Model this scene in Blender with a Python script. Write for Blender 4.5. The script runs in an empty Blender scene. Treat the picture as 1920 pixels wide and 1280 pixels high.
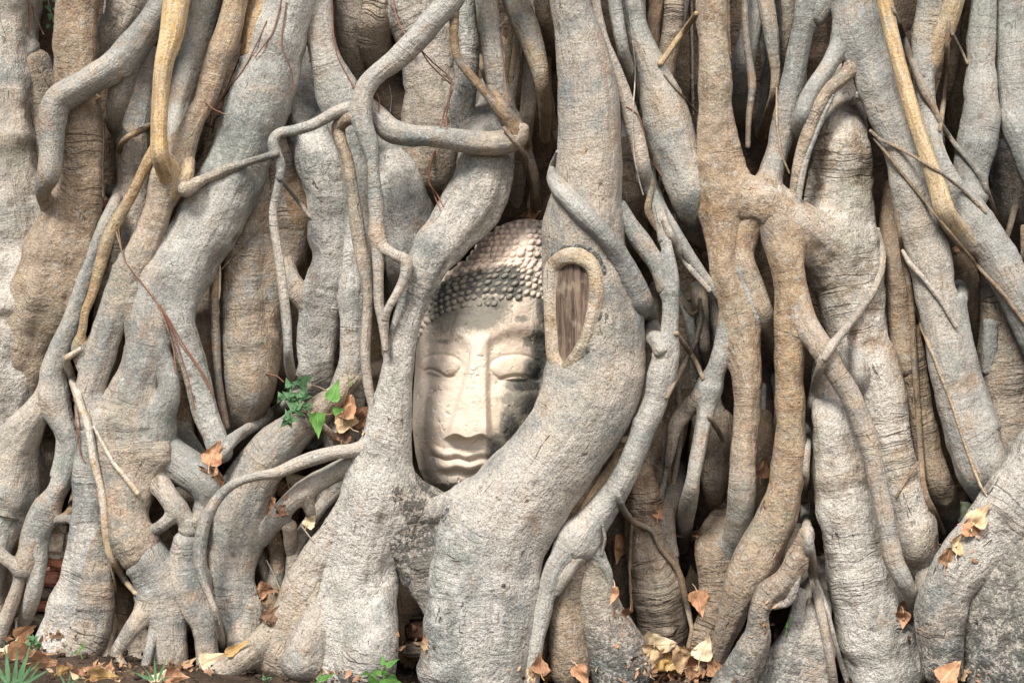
import bpy, bmesh, math, random
import numpy as np
from mathutils import Vector, Matrix
S = bpy.context.scene
rad = math.radians

# ------------------------------------------------------------------ camera, sky, sun, exposure
CAM_D = 3.5            # metres from the plane of the wall
CAM_Z = 0.58
cam_data = bpy.data.cameras.new('camera'); cam = bpy.data.objects.new('camera', cam_data)
S.collection.objects.link(cam); S.camera = cam
cam.location = (0, -CAM_D, CAM_Z); cam.rotation_euler = (rad(90), 0, 0)
cam_data.sensor_width = 36; cam_data.lens = 36 * CAM_D / 1.92
cam_data.clip_start = 0.05; cam_data.clip_end = 500

SUN_EL, SUN_AZ = rad(48), rad(-27)      # azimuth from straight-in-front, negative = to the camera's left
world = bpy.data.worlds.new("World"); S.world = world; world.use_nodes = True
nt = world.node_tree; nt.nodes.clear()
sky = nt.nodes.new('ShaderNodeTexSky'); sky.sky_type = 'NISHITA'; sky.sun_disc = False
sky.sun_elevation = SUN_EL; sky.sun_rotation = rad(180) - SUN_AZ * -1
sky.air_density = 1.0; sky.dust_density = 3.0; sky.ozone_density = 1.0
bgn = nt.nodes.new('ShaderNodeBackground'); bgn.inputs[1].default_value = 0.11
wo = nt.nodes.new('ShaderNodeOutputWorld')
nt.links.new(sky.outputs[0], bgn.inputs[0]); nt.links.new(bgn.outputs[0], wo.inputs[0])
sun_data = bpy.data.lights.new('sun', 'SUN'); sun = bpy.data.objects.new('sun', sun_data)
S.collection.objects.link(sun)
sun_data.energy = 3.1; sun_data.angle = rad(16); sun_data.color = (1.0, 0.955, 0.885)
sd = Vector((math.sin(SUN_AZ) * math.cos(SUN_EL), -math.cos(SUN_AZ) * math.cos(SUN_EL), math.sin(SUN_EL)))
sun.rotation_euler = sd.to_track_quat('Z', 'Y').to_euler()
S.view_settings.view_transform = 'Standard'; S.view_settings.look = 'None'
S.view_settings.gamma = 1.0; S.view_settings.exposure = 1.08
S.render.engine = 'CYCLES'
S.cycles.use_denoising = True
S.cycles.max_bounces = 4; S.cycles.diffuse_bounces = 2; S.cycles.glossy_bounces = 1

# ------------------------------------------------------------------ helpers
COL = S.collection
rng = np.random.default_rng(11)
random.seed(5)

def W(x, y, d):
    """photo pixel + depth in mm towards the camera -> world metres"""
    d = np.asarray(d, float) / 1000.0
    s = (CAM_D - d) / CAM_D
    return np.stack([(np.asarray(x, float) - 960) / 1000 * s, -d + 0 * s, CAM_Z + (640 - np.asarray(y, float)) / 1000 * s], -1)
def sc(d): return (CAM_D - d / 1000.0) / CAM_D / 1000.0

def hash3(ix, iy, iz, seed=0):
    h = (ix.astype(np.uint32) * np.uint32(374761393) + iy.astype(np.uint32) * np.uint32(668265263)
         + iz.astype(np.uint32) * np.uint32(2147483647) + np.uint32((seed * 974634777 + 12345) & 0xffffffff))
    h = (h ^ (h >> np.uint32(13))) * np.uint32(1274126177)
    h = h ^ (h >> np.uint32(16))
    return (h & np.uint32(0xffff)).astype(np.float32) / 65535.0
def noise(p, seed=0):
    """value noise, -1..1"""
    p = np.asarray(p, np.float32); i = np.floor(p); f = p - i; f = f * f * (3 - 2 * f)
    i = i.astype(np.int64)
    r = 0
    for dx in (0, 1):
        for dy in (0, 1):
            for dz in (0, 1):
                w = (f[:, 0] if dx else 1 - f[:, 0]) * (f[:, 1] if dy else 1 - f[:, 1]) * (f[:, 2] if dz else 1 - f[:, 2])
                r = r + w * hash3(i[:, 0] + dx, i[:, 1] + dy, i[:, 2] + dz, seed)
    return r * 2 - 1
def fbm(p, seed=0, o=3):
    a, r, t = 1.0, 0, 0
    for k in range(o):
        r = r + a * noise(p * (2.03 ** k) + k * 7.3, seed + k); t += a; a *= .5
    return r / t

def np_mesh(name, V, F, smooth=True):
    me = bpy.data.meshes.new(name)
    V = np.asarray(V, np.float32)
    if isinstance(F, np.ndarray):
        me.vertices.add(len(V)); me.vertices.foreach_set('co', V.ravel())
        n, k = F.shape
        me.loops.add(n * k); me.loops.foreach_set('vertex_index', F.astype(np.int32).ravel())
        me.polygons.add(n); me.polygons.foreach_set('loop_start', np.arange(0, n * k, k, dtype=np.int32))
        me.polygons.foreach_set('loop_total', np.full(n, k, dtype=np.int32))
        me.update(calc_edges=True)
    else:
        me.from_pydata([tuple(v) for v in V], [], F)
    if smooth:
        me.polygons.foreach_set('use_smooth', np.ones(len(me.polygons), dtype=bool))
    me.validate(); me.update()
    return me
def link(name, me, mat=None, parent=None):
    o = bpy.data.objects.new(name, me); COL.objects.link(o)
    if mat: me.materials.append(mat)
    if parent is not None: o.parent = parent; o.matrix_parent_inverse = parent.matrix_world.inverted()
    return o
def tag(o, label=None, cat=None, group=None, kind=None):
    if label: o['label'] = label
    if cat: o['category'] = cat
    if group: o['group'] = group
    if kind: o['kind'] = kind
    return o
def empty(name, loc):
    o = bpy.data.objects.new(name, None); COL.objects.link(o); o.location = loc
    o.matrix_world = Matrix.Translation(Vector(loc)); o.empty_display_size = .05
    return o
def attr(me, name, arr, typ='FLOAT'):
    a = me.attributes.new(name, typ, 'POINT')
    a.data.foreach_set('value' if typ == 'FLOAT' else 'vector', np.asarray(arr, np.float32).ravel())

class NT:
    """small node-tree helper"""
    def __init__(s, name):
        s.m = bpy.data.materials.new(name); s.m.use_nodes = True; s.t = s.m.node_tree; s.t.nodes.clear()
        s.out = s.t.nodes.new('ShaderNodeOutputMaterial'); s.b = s.t.nodes.new('ShaderNodeBsdfPrincipled')
        s.t.links.new(s.b.outputs[0], s.out.inputs[0])
    def n(s, typ, **kw):
        x = s.t.nodes.new('ShaderNode' + typ)
        for k, v in kw.items(): setattr(x, k, v)
        return x
    def l(s, a, b): s.t.links.new(a, b)
    def put(s, inp, v):
        if hasattr(v, 'is_output') or isinstance(v, bpy.types.NodeSocket): s.l(v, inp)
        else: inp.default_value = v
    def attr(s, name, vec=False):
        x = s.n('Attribute'); x.attribute_name = name; return x.outputs['Vector' if vec else 'Fac']
    def math(s, op, a, b=0.0, c=0.0, clamp=False):
        x = s.n('Math', operation=op, use_clamp=clamp)
        s.put(x.inputs[0], a); s.put(x.inputs[1], b); s.put(x.inputs[2], c); return x.outputs[0]
    def vmul(s, a, b):
        x = s.n('VectorMath', operation='MULTIPLY'); s.put(x.inputs[0], a); s.put(x.inputs[1], b); return x.outputs[0]
    def vadd(s, a, b):
        x = s.n('VectorMath', operation='ADD'); s.put(x.inputs[0], a); s.put(x.inputs[1], b); return x.outputs[0]
    def noise(s, vec, scale=1, detail=3, rough=.55, dist=0, col=False):
        x = s.n('TexNoise'); s.put(x.inputs['Vector'], vec); x.inputs['Scale'].default_value = scale
        x.inputs['Detail'].default_value = detail; x.inputs['Roughness'].default_value = rough
        x.inputs['Distortion'].default_value = dist; return x.outputs['Color' if col else 'Fac']
    def step(s, v, a, b, c=0., d=1.):
        x = s.n('MapRange', interpolation_type='SMOOTHSTEP'); s.put(x.inputs[0], v)
        s.put(x.inputs[1], a); s.put(x.inputs[2], b); s.put(x.inputs[3], c); s.put(x.inputs[4], d); return x.outputs[0]
    def mix(s, f, a, b, mode='MIX'):
        x = s.n('Mix', data_type='RGBA', blend_type=mode); x.clamp_factor = True
        s.put(x.inputs[0], f); s.put(x.inputs[6], a if not isinstance(a, tuple) else (*a, 1)); s.put(x.inputs[7], b if not isinstance(b, tuple) else (*b, 1))
        return x.outputs[2]
    def bump(s, h, dist, strength=1.0, normal=None):
        x = s.n('Bump'); x.inputs['Strength'].default_value = strength; x.inputs['Distance'].default_value = dist
        s.put(x.inputs['Height'], h)
        if normal is not None: s.l(normal, x.inputs['Normal'])
        return x.outputs[0]
    def fin(s, col, rough=.8, normal=None, spec=.3):
        s.put(s.b.inputs['Base Color'], col if not isinstance(col, tuple) else (*col, 1)); s.put(s.b.inputs['Roughness'], rough)
        s.b.inputs['Specular IOR Level'].default_value = spec
        if normal is not None: s.l(normal, s.b.inputs['Normal'])
        return s.m

# ------------------------------------------------------------------ bark material: driven by per-vertex bark attributes
def bark_material():
    m = NT('bark')
    P = m.n('NewGeometry').outputs['Position']
    B = m.attr('bark', True)
    tan, gold, wr = m.attr('tan'), m.attr('gold'), m.attr('wrinkle')
    lich, pale, rough, dark = m.attr('lichen'), m.attr('pale'), m.attr('rough'), m.attr('dark')
    nb = m.noise(P, 5, 3, .6, .3); nm = m.noise(P, 22, 3, .6, .4); nm2 = m.noise(m.vadd(P, (3.1, 1.7, 9.2)), 34, 4, .68, .6)
    nf = m.noise(P, 170, 3, .65); sp = m.noise(m.vadd(P, (8, 3, 1)), 330, 2, .75)
    warp = m.noise(m.vmul(B, (14, 14, 9)), 1, 3, .5, 0, True)
    Bw = m.vadd(B, m.vmul(warp, (.02, .02, .028)))
    ring = m.noise(m.vmul(Bw, (7, 7, 80)), 1, 4, .6)
    ring2 = m.noise(m.vmul(Bw, (14, 14, 230)), 1, 2, .6)
    streak = m.noise(m.vmul(Bw, (90, 90, 6)), 1, 4, .6)
    streak2 = m.noise(m.vmul(Bw, (260, 260, 22)), 1, 1, .6)
    patch = m.step(m.noise(m.vmul(B, (4, 4, 10)), 1, 3, .6), .47, .64)           # wrinkles come in bands
    wm = m.math('MULTIPLY', wr, m.math('ADD', .09, m.math('MULTIPLY', patch, 1.0)))
    ln = m.noise(m.vmul(Bw, (3.5, 3.5, 52)), 1, 2, .5)
    line = m.step(m.math('ABSOLUTE', m.math('SUBTRACT', ln, .5)), .003, .024, 1, 0)
    line = m.math('MULTIPLY', line, m.math('MINIMUM', m.math('MULTIPLY', wm, 1.3), 1.0))
    cn = m.noise(m.vmul(Bw, (30, 30, 3)), 1, 3, .5)
    split = m.math('MULTIPLY', m.step(m.math('ABSOLUTE', m.math('SUBTRACT', cn, .5)), .0, .012, 1, 0), m.step(nm, .58, .68))
    # pigment
    grey = m.mix(m.step(nb, .35, .65), (0.165, 0.176, 0.166), (0.320, 0.314, 0.283))
    tanc = m.mix(m.step(nm2, .35, .65), (0.175, 0.108, 0.058), (0.345, 0.245, 0.145))
    f = m.step(m.math('ADD', tan, m.math('MULTIPLY', m.math('SUBTRACT', m.math('ADD', m.math('MULTIPLY', nm, .5), m.math('MULTIPLY', nb, .5)), .5), 2.4)), .22, .78)
    c = m.mix(f, grey, tanc)
    gc = m.mix(m.step(streak, .35, .68), (0.40, 0.245, 0.095), (0.60, 0.43, 0.21))
    c = m.mix(m.math('MULTIPLY', gold, m.step(m.math('ADD', m.math('MULTIPLY', gold, .5), nm), .45, .75)), c, gc)
    c = m.mix(m.math('MULTIPLY', pale, m.step(m.math('ADD', m.math('MULTIPLY', nm, .6), m.math('MULTIPLY', nb, .4)), .36, .58)), c, (.56, .54, .49))
    # lighter lichen dabs, orange dust, dark freckles
    c = m.mix(m.math('MULTIPLY', m.step(m.noise(m.vadd(P, (1, 9, 4)), 75, 3, .78), .54, .66), .50), c, (0.397, 0.397, 0.363))
    c = m.mix(m.math('MULTIPLY', m.step(m.noise(m.vadd(P, (5, 2, 7)), 15, 5, .7), .55, .72), .42), c, (0.350, 0.177, 0.067))
    c = m.mix(m.math('MULTIPLY', m.step(m.noise(m.vadd(P, (5, 12, 7)), 9, 3, .6), .52, .72), .32), c, (0.173, 0.208, 0.159))
    c = m.mix(m.step(sp, .34, .50, .60, 0.0), c, (0.108, 0.081, 0.054))
    c = m.mix(m.step(nf, .25, .46, .34, 0.0), c, (0.126, 0.090, 0.063))
    c = m.mix(m.math('MULTIPLY', m.step(streak, .30, .50, 1, 0), .34), c, (0.153, 0.104, 0.063))
    # crusty pale and dark flecks a few millimetres wide
    fk = m.noise(m.vadd(P, (4, 4, 8)), 240, 3, .8)
    c = m.mix(m.math('MULTIPLY', m.step(fk, .54, .64), m.math('ADD', .16, m.math('MULTIPLY', pale, .30))), c, (.60, .595, .555))
    c = m.mix(m.math('MULTIPLY', m.step(fk, .46, .36), m.math('ADD', .18, m.math('MULTIPLY', rough, .30))), c, (.085, .07, .055))
    # dirt held in the rings and splits
    c = m.mix(m.math('MULTIPLY', m.math('MULTIPLY', m.step(ring, .33, .48, 1, 0), wm), .50), c, (0.117, 0.077, 0.045))
    c = m.mix(m.math('MULTIPLY', line, .75), c, (0.050, 0.032, 0.020))
    c = m.mix(m.math('MULTIPLY', m.math('MULTIPLY', split, m.math('ADD', .25, rough)), .8), c, (0.045, 0.032, 0.023))
    lm = m.math('MULTIPLY', lich, m.step(m.math('ADD', nm2, m.math('MULTIPLY', m.math('SUBTRACT', nf, .5), .8)), .43, .52))
    c = m.mix(m.math('MULTIPLY', lm, .85), c, (0.050, 0.051, 0.047))
    c = m.mix(dark, c, m.mix(m.step(nm, .3, .7), (.038, .026, .018), (.095, .064, .042)))  # knot scars and vines; on back trunks, gap shade painted into the bark colour
    # relief
    h = m.math('MULTIPLY', ring, m.math('MULTIPLY', wm, 1.9))
    h = m.math('ADD', h, m.math('MULTIPLY', ring2, m.math('ADD', m.math('MULTIPLY', wm, .6), .06)))
    h = m.math('SUBTRACT', h, m.math('MULTIPLY', line, .55))
    h = m.math('SUBTRACT', h, m.math('MULTIPLY', split, m.math('ADD', .2, m.math('MULTIPLY', rough, .8))))
    h = m.math('ADD', h, m.math('MULTIPLY', streak, m.math('SUBTRACT', .8, m.math('MULTIPLY', wr, .7))))
    h = m.math('ADD', h, m.math('MULTIPLY', streak2, .22))
    h = m.math('ADD', h, m.math('MULTIPLY', nf, m.math('ADD', .12, m.math('MULTIPLY', rough, .8))))
    h = m.math('ADD', h, m.math('MULTIPLY', nm2, m.math('MULTIPLY', rough, 1.3)))
    h = m.math('ADD', h, m.math('MULTIPLY', m.noise(P, 75, 3, .65), m.math('ADD', .25, m.math('MULTIPLY', rough, 1.1))))
    h = m.math('ADD', h, m.math('MULTIPLY', fk, m.math('ADD', .15, m.math('MULTIPLY', rough, .5))))
    return m.fin(c, m.math('SUBTRACT', .80, m.math('MULTIPLY', gold, .15)), m.bump(h, .0050, 1.0), .3)
BARK = bark_material()

# style: tan gold wrinkle lichen pale rough dark
STY = dict(
    y=(.78, .14, .6, .12, .62, .55, 0),
    g=(.38, 0, .20, .08, .36, .28, 0), b=(.14, .02, .14, .08, .18, .20, 0), G=(.8, 1, .10, 0, .1, .12, 0),
    o=(.85, .42, .2, .0, .1, .35, 0), t=(.98, .12, .3, .04, .10, .35, 0), w=(.80, .06, .85, .14, .16, .6, .10),
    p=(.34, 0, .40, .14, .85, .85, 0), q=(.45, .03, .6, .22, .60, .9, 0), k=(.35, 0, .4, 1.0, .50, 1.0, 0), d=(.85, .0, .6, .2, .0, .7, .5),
    D=(.8, 0, .5, .3, 0, .7, .95), e=(.60, .10, .32, .10, .30, .45, 0), v=(.6, 0, .2, 0, .05, .2, .25), r=(.9, 0, .1, 0, 0, .1, .0),  # D: back-layer bark, colour darkened to stand for shade in the gaps
    E=(.60, .12, .10, .08, .45, .40, 0),
    P=(.75, .55, .10, 0, .75, .10, 0))
# ------------------------------------------------------------------ root engine
ROOTS = []; RK = {}
def R(key, name, sty, F, pts, js=None, je=None, fl=.085, lump=1.0, k=1.0, label=None, cont=True, nosink=False):
    pts = [list(p) + [F] * (4 - len(p)) for p in pts]
    p = np.array(pts, float)             # x y r F(front)
    p[:, 3] = p[:, 3] - p[:, 2]          # centre depth
    r = dict(key=key, name=name, sty=sty, p=p, js=js, je=je, fl=fl, lump=lump, k=k, label=label, nosink=nosink, seed=len(ROOTS) + 1)
    if cont:
        for end in (0, -1):
            q = p[end]; nb = p[1 if end == 0 else -2]
            off = (q[1] < 0) or (q[1] > 1262) or q[0] < 0 or q[0] > 1920
            if off and not (js if end == 0 else je):
                d = (q[:2] - nb[:2]); d /= np.linalg.norm(d) + 1e-6
                e = q.copy(); e[:2] += d * (170 if q[1] < 1262 else 110)
                if q[1] > 1262: e[2] *= 1.1
                p = np.vstack([e, p]) if end == 0 else np.vstack([p, e])
        r['p'] = p
    ROOTS.append(r); RK[key] = r

def catmull(p, step=6.0):
    P = np.vstack([2 * p[0] - p[1], p, 2 * p[-1] - p[-2]])
    out = []
    for i in range(1, len(P) - 2):
        a, b, c, d = P[i - 1:i + 3]
        n = max(2, int(np.linalg.norm((c - b)[:2]) / step))
        t = np.linspace(0, 1, n, endpoint=False)[:, None]
        # centripetal tangents
        l1, l2, l3 = [max(np.linalg.norm(v) ** .5, 1e-3) for v in (b - a, c - b, d - c)]
        m1 = l2 * ((b - a) / l1 - (c - a) / (l1 + l2) + (c - b) / l2)
        m2 = l2 * ((c - b) / l2 - (d - b) / (l2 + l3) + (d - c) / l3)
        out.append((2 * t**3 - 3 * t**2 + 1) * b + (t**3 - 2 * t**2 + t) * m1 + (-2 * t**3 + 3 * t**2) * c + (t**3 - t**2) * m2)
    out.append(P[-2][None])
    q = np.vstack(out); q[:, 2] = np.maximum(q[:, 2], .8)
    return q

def host_depth(h, x, y):
    p = RK[h]['p']; best = None
    for i in range(len(p) - 1):
        a, b = p[i], p[i + 1]; ab = b[:2] - a[:2]
        t = np.clip(np.dot([x - a[0], y - a[1]], ab) / (ab @ ab + 1e-9), 0, 1)
        q = a + t * (b - a); d = np.hypot(q[0] - x, q[1] - y)
        if best is None or d < best[0]: best = (d, q[3], q[2])
    return best

def front_at(r, x, y):
    p = r['p']; best = None
    for i in range(len(p) - 1):
        a, b = p[i], p[i + 1]; ab = b[:2] - a[:2]
        t = np.clip(np.dot([x - a[0], y - a[1]], ab) / (ab @ ab + 1e-9), 0, 1)
        q = a + t * (b - a); d = np.hypot(q[0] - x, q[1] - y)
        if d < q[2]:
            f = q[3] + math.sqrt(q[2] ** 2 - d ** 2)
            if best is None or f > best: best = f
    return best
def sink_ends():
    """a root that stops inside the picture grows into whatever stands behind its end"""
    for r in ROOTS:
        r['ja'] = set()
        if r['name'] in ('rootlet', 'aerial_root') or r['key'].startswith('PV'): continue
        p = r['p']
        for end, j in ((0, r['js']), (-1, r['je'])):
            x, y, rr_, cd = p[end]
            if j or r['nosink'] or y < 5 or y > 1235 or x < 5 or x > 1915 or len(p) < 3: continue
            best, bk = None, None
            for o in ROOTS:
                if o is r or o['name'] in ('rootlet', 'aerial_root'): continue
                f = front_at(o, x, y)
                if f is not None and f < cd + rr_ + 25 and (best is None or f > best): best, bk = f, o['key']
            tgt = (best - rr_ * 1.0) if best is not None else cd - 55
            dz = min(tgt - cd, 0)
            p[end][3] += dz; p[end][2] *= 1.15
            p[1 if end == 0 else -2][3] += .35 * dz
            if bk: r['ja'].add(bk)

def prepare():
    for r in ROOTS:
        p = r['p']; n = len(p)
        for end, h in ((0, r['js']), (-1, r['je'])):
            if not h: continue
            d, dep, hr = host_depth(h, p[end][0], p[end][1])
            dep = dep + 0.25 * max(hr - p[end][2], 0)
            i1, i2 = (1, 2) if end == 0 else (-2, -3)
            p[end][3] = dep
            if n > 2: p[i1][3] = .5 * dep + .5 * p[i1][3]
        q = catmull(p)
        L = np.arange(len(q))[:, None] * 6.0
        rs = np.random.default_rng(r['seed'])
        w = noise(np.hstack([L / 70., L * 0 + r['seed'] * 3.7, L * 0]), 3), noise(np.hstack([L / 70., L * 0 + r['seed'] * 3.7, L * 0 + 5]), 4)
        w2 = noise(np.hstack([L / 38., L * 0 + r['seed'] * 1.7, L * 0 + 9]), 5)
        amp = np.minimum(q[:, 2] * .10, 3.0)
        q[:, 0] += w[0] * amp * .7; q[:, 3] += w[1] * amp; q[:, 2] *= 1 + .075 * w2 * r['lump']
        C = W(q[:, 0], q[:, 1], q[:, 3]); rr = q[:, 2] * np.array([sc(d) for d in q[:, 3]])
        # resample to ring spacing following radius
        seg = np.linalg.norm(np.diff(C, axis=0), axis=1); cum = np.r_[0, np.cumsum(seg)]
        s = [0.0]
        while s[-1] < cum[-1]:
            s.append(s[-1] + float(np.clip(np.interp(s[-1], cum, rr) * .17, .0022, .0060)))
        s = np.array(s[:-1] + [cum[-1]]) if len(s) > 2 else np.linspace(0, cum[-1], 4)
        C = np.stack([np.interp(s, cum, C[:, k]) for k in range(3)], 1); rr = np.interp(s, cum, rr)
        for _ in range(2): C[1:-1] = .25 * C[:-2] + .5 * C[1:-1] + .25 * C[2:]
        r['C'], r['r'], r['s'] = C, rr, s
        # coarse chain for distances
        idx = [0]
        for i in range(1, len(s)):
            if s[i] - s[idx[-1]] > max(rr[i] * .5, .006): idx.append(i)
        if idx[-1] != len(s) - 1: idx.append(len(s) - 1)
        r['cA'] = C[idx[:-1]].astype(np.float32); r['cB'] = C[idx[1:]].astype(np.float32)
        r['ra'] = rr[idx[:-1]].astype(np.float32); r['rb'] = rr[idx[1:]].astype(np.float32)
        r['lo'] = (C - rr[:, None]).min(0); r['hi'] = (C + rr[:, None]).max(0)

def chain_dist(P, r, margin):
    """signed distance from points to root r, and local radius; far points get big"""
    lo, hi = P.min(0) - margin, P.max(0) + margin
    mn = np.minimum(r['cA'], r['cB']) - np.maximum(r['ra'], r['rb'])[:, None]
    mx = np.maximum(r['cA'], r['cB']) + np.maximum(r['ra'], r['rb'])[:, None]
    m = ((mn <= hi) & (mx >= lo)).all(1)
    if not m.any(): return None
    A, Bq, ra, rb = r['cA'][m], r['cB'][m], r['ra'][m], r['rb'][m]
    AB = Bq - A; L2 = (AB * AB).sum(1) + 1e-12
    t = np.clip((P @ AB.T - (A * AB).sum(1)) / L2, 0, 1)
    best = np.full(len(P), 1e3, np.float32); br = np.zeros(len(P), np.float32)
    for j in range(len(A)):
        d = P - (A[j] + t[:, j:j + 1] * AB[j]); rl = ra[j] + t[:, j] * (rb[j] - ra[j])
        d = np.sqrt((d * d).sum(1)) - rl
        u = d < best; best[u] = d[u]; br[u] = rl[u]
    return best, br

def build_root(r):
    C, rr, s = r['C'], r['r'], r['s']
    n = len(C); rmax = rr.max()
    m = int(np.clip(2 * math.pi * rmax / .0052, 10, 130))
    T = np.gradient(C, axis=0); T /= np.linalg.norm(T, axis=1)[:, None]
    N = np.zeros_like(T); u = np.array([0, -1., 0]); 
    if abs(T[0] @ u) > .9: u = np.array([1., 0, 0])
    u = u - (u @ T[0]) * T[0]; N[0] = u / np.linalg.norm(u)
    for i in range(1, n):
        u = N[i - 1] - (N[i - 1] @ T[i]) * T[i]; N[i] = u / np.linalg.norm(u)
    Bn = np.cross(T, N)
    # round caps
    ncap = 4
    th = np.linspace(0, 2 * math.pi, m, endpoint=False)
    ct, st = np.cos(th), np.sin(th)
    ext = []
    for a in np.linspace(1, 0, ncap, endpoint=False):   # start cap rings
        ext.append((C[0] - T[0] * rr[0] * .8 * math.sin(a * math.pi / 2), rr[0] * max(math.cos(a * math.pi / 2), .03), N[0], Bn[0], T[0], s[0] - rr[0] * a))
    for i in range(n): ext.append((C[i], rr[i], N[i], Bn[i], T[i], s[i]))
    for a in np.linspace(0, 1, ncap + 1)[1:]:
        ext.append((C[-1] + T[-1] * rr[-1] * .8 * math.sin(a * math.pi / 2), rr[-1] * max(math.cos(a * math.pi / 2), .03), N[-1], Bn[-1], T[-1], s[-1] + rr[-1] * a))
    Ce = np.array([e[0] for e in ext]); Re = np.array([e[1] for e in ext]); Ne = np.array([e[2] for e in ext]); Be = np.array([e[3] for e in ext]); Se = np.array([e[5] for e in ext])
    nr = len(Ce)
    dirs = Ne[:, None] * ct[None, :, None] + Be[:, None] * st[None, :, None]
    # muscle-like flutes running along the root
    q = np.stack([np.broadcast_to(ct * 1.3, (nr, m)), np.broadcast_to(st * 1.3, (nr, m)), np.broadcast_to((Se * 2.2)[:, None], (nr, m))], -1).reshape(-1, 3)
    q2 = q * np.array([2.2, 2.2, 2.0]) + 31
    f = r['fl'] * (fbm(q + r['seed'] * 5.1, 7, 2) * 1.3 + .6 * noise(q2 + r['seed'], 8)).reshape(nr, m) * np.clip(Re / .055, .8, 1.7)[:, None]
    # knots and old branch scars
    Lr = s[-1] - s[0]; rk = np.random.default_rng(r['seed'] * 7 + 1); kn = np.zeros((nr, m)); scar = np.zeros((nr, m))
    if rmax > .007 and r['name'] not in ('rootlet', 'aerial_root'):
        for _ in range(int(Lr / .20) + (rk.random() < .4)):
            s0, t0 = s[0] + rk.uniform(.05, .95) * Lr, rk.uniform(-1.8, 1.8); r0 = np.interp(s0, s, rr); wd = rk.uniform(.25, .55) * min(r0, .05)
            dth = (th - t0 + math.pi) % (2 * math.pi) - math.pi
            e = np.sqrt(((Se - s0)[:, None] / wd) ** 2 + (dth[None] * r0 / wd * 1.3) ** 2)
            a = rk.uniform(.05, .13) * min(r0, .03) / r0
            if rk.random() < .4: kn += a * np.exp(-e ** 2 * .6) - a * 1.6 * np.exp(-(e * 2.6) ** 2); scar = np.maximum(scar, np.exp(-(e * 2.2) ** 2))
            else: kn += a * np.exp(-e ** 2)
    rad_ = Re[:, None] * (1 + f + kn)
    V = (Ce[:, None] + dirs * rad_[..., None]).reshape(-1, 3).astype(np.float32)
    D = dirs.reshape(-1, 3).astype(np.float32)
    rl = np.repeat(Re, m)
    # melt into neighbouring roots
    push = np.zeros(len(V), np.float32); kill = np.ones(len(V), bool)
    joined = {r['js'], r['je']} | r.get('ja', set())
    for o in ROOTS:
        if o is r: continue
        J = (o['key'] in joined) or (r['key'] in (o['js'], o['je'])) or (r['key'] in o.get('ja', ()))
        kmax = .048 if J else .012
        if (o['lo'] - kmax > r['hi']).any() or (o['hi'] + kmax < r['lo']).any(): continue
        if o['name'] == 'rootlet' or r['name'] == 'rootlet': continue
        ch = 24 * m
        for a in range(0, len(V), ch):
            P = V[a:a + ch]
            res = chain_dist(P, o, kmax)
            if res is None: continue
            d, br = res
            k = np.minimum(rl[a:a + ch], br) * (1.0 if J else .12) * (1 if J else min(r['k'], o['k']))
            k = np.clip(k, .0008, kmax)
            h = np.clip(k - np.abs(d), 0, None) / k
            push[a:a + ch] += h * h * k * .25 * 1.25
    push = np.minimum(push, .012 + .3 * rl)
    V = V + D * push[:, None]
    # shared lumps in world space so fused pieces stay together
    ls = r['lump']
    amp = np.clip(rl * .055, .0004, .0045) * ls
    V = V + D * (amp * (fbm(V * 14, 21, 2) * .75 + .9 * fbm(V * 38, 22, 2) + .55 * fbm(V * 95, 23, 2)))[:, None]
    sty = r['sty']
    t = np.clip((Se - s[0]) / max(s[-1] - s[0], 1e-6), 0, 1)
    keys = np.array([STY[c] for c in (sty if len(sty) > 1 else sty * 2)], float)
    tk = np.linspace(0, 1, len(keys))
    sv = np.stack([np.interp(t, tk, keys[:, c]) for c in range(7)], 1)
    rs = np.random.default_rng(r['seed'] + 99)
    sv[:, 0] += rs.uniform(-.18, .18); sv[:, 4] += rs.uniform(-.16, .16); sv[:, 2] *= rs.uniform(.5, 1.3); sv[:, 5] += rs.uniform(-.12, .12)
    sv = np.clip(sv, 0, 1); sv = np.repeat(sv, m, axis=0)
    sv[:, 6] = np.maximum(sv[:, 6], scar.ravel() * .75)
    # ring wrinkles as real relief on wide trunks
    wamp = sv[:, 2] * np.clip(rl / .05, 0, 1) * .0016
    wv = np.stack([np.tile(ct, nr) * rl * 10, np.tile(st, nr) * rl * 10, np.repeat(Se, m) * 55], 1) + fbm(V * 9, 12, 2)[:, None] * 1.2
    V = V + D * (wamp * noise(wv + r['seed'], 9))[:, None]
    i = np.arange(nr - 1)[:, None]; j = np.arange(m)[None, :]; jn = (j + 1) % m
    F = np.stack([i * m + j, i * m + jn, (i + 1) * m + jn, (i + 1) * m + j], -1).reshape(-1, 4)
    me = np_mesh(r['name'], V, F)
    bark = np.stack([np.tile(ct, nr) * rl, np.tile(st, nr) * rl, np.repeat(Se, m)], 1) * rs.uniform(.75, 1.35) + rs.uniform(0, 9, 3)[None]
    attr(me, 'bark', bark, 'FLOAT_VECTOR')
    for nme, c_ in zip(('tan', 'gold', 'wrinkle', 'lichen', 'pale', 'rough', 'dark'), range(7)): attr(me, nme, sv[:, c_])
    return me
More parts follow.
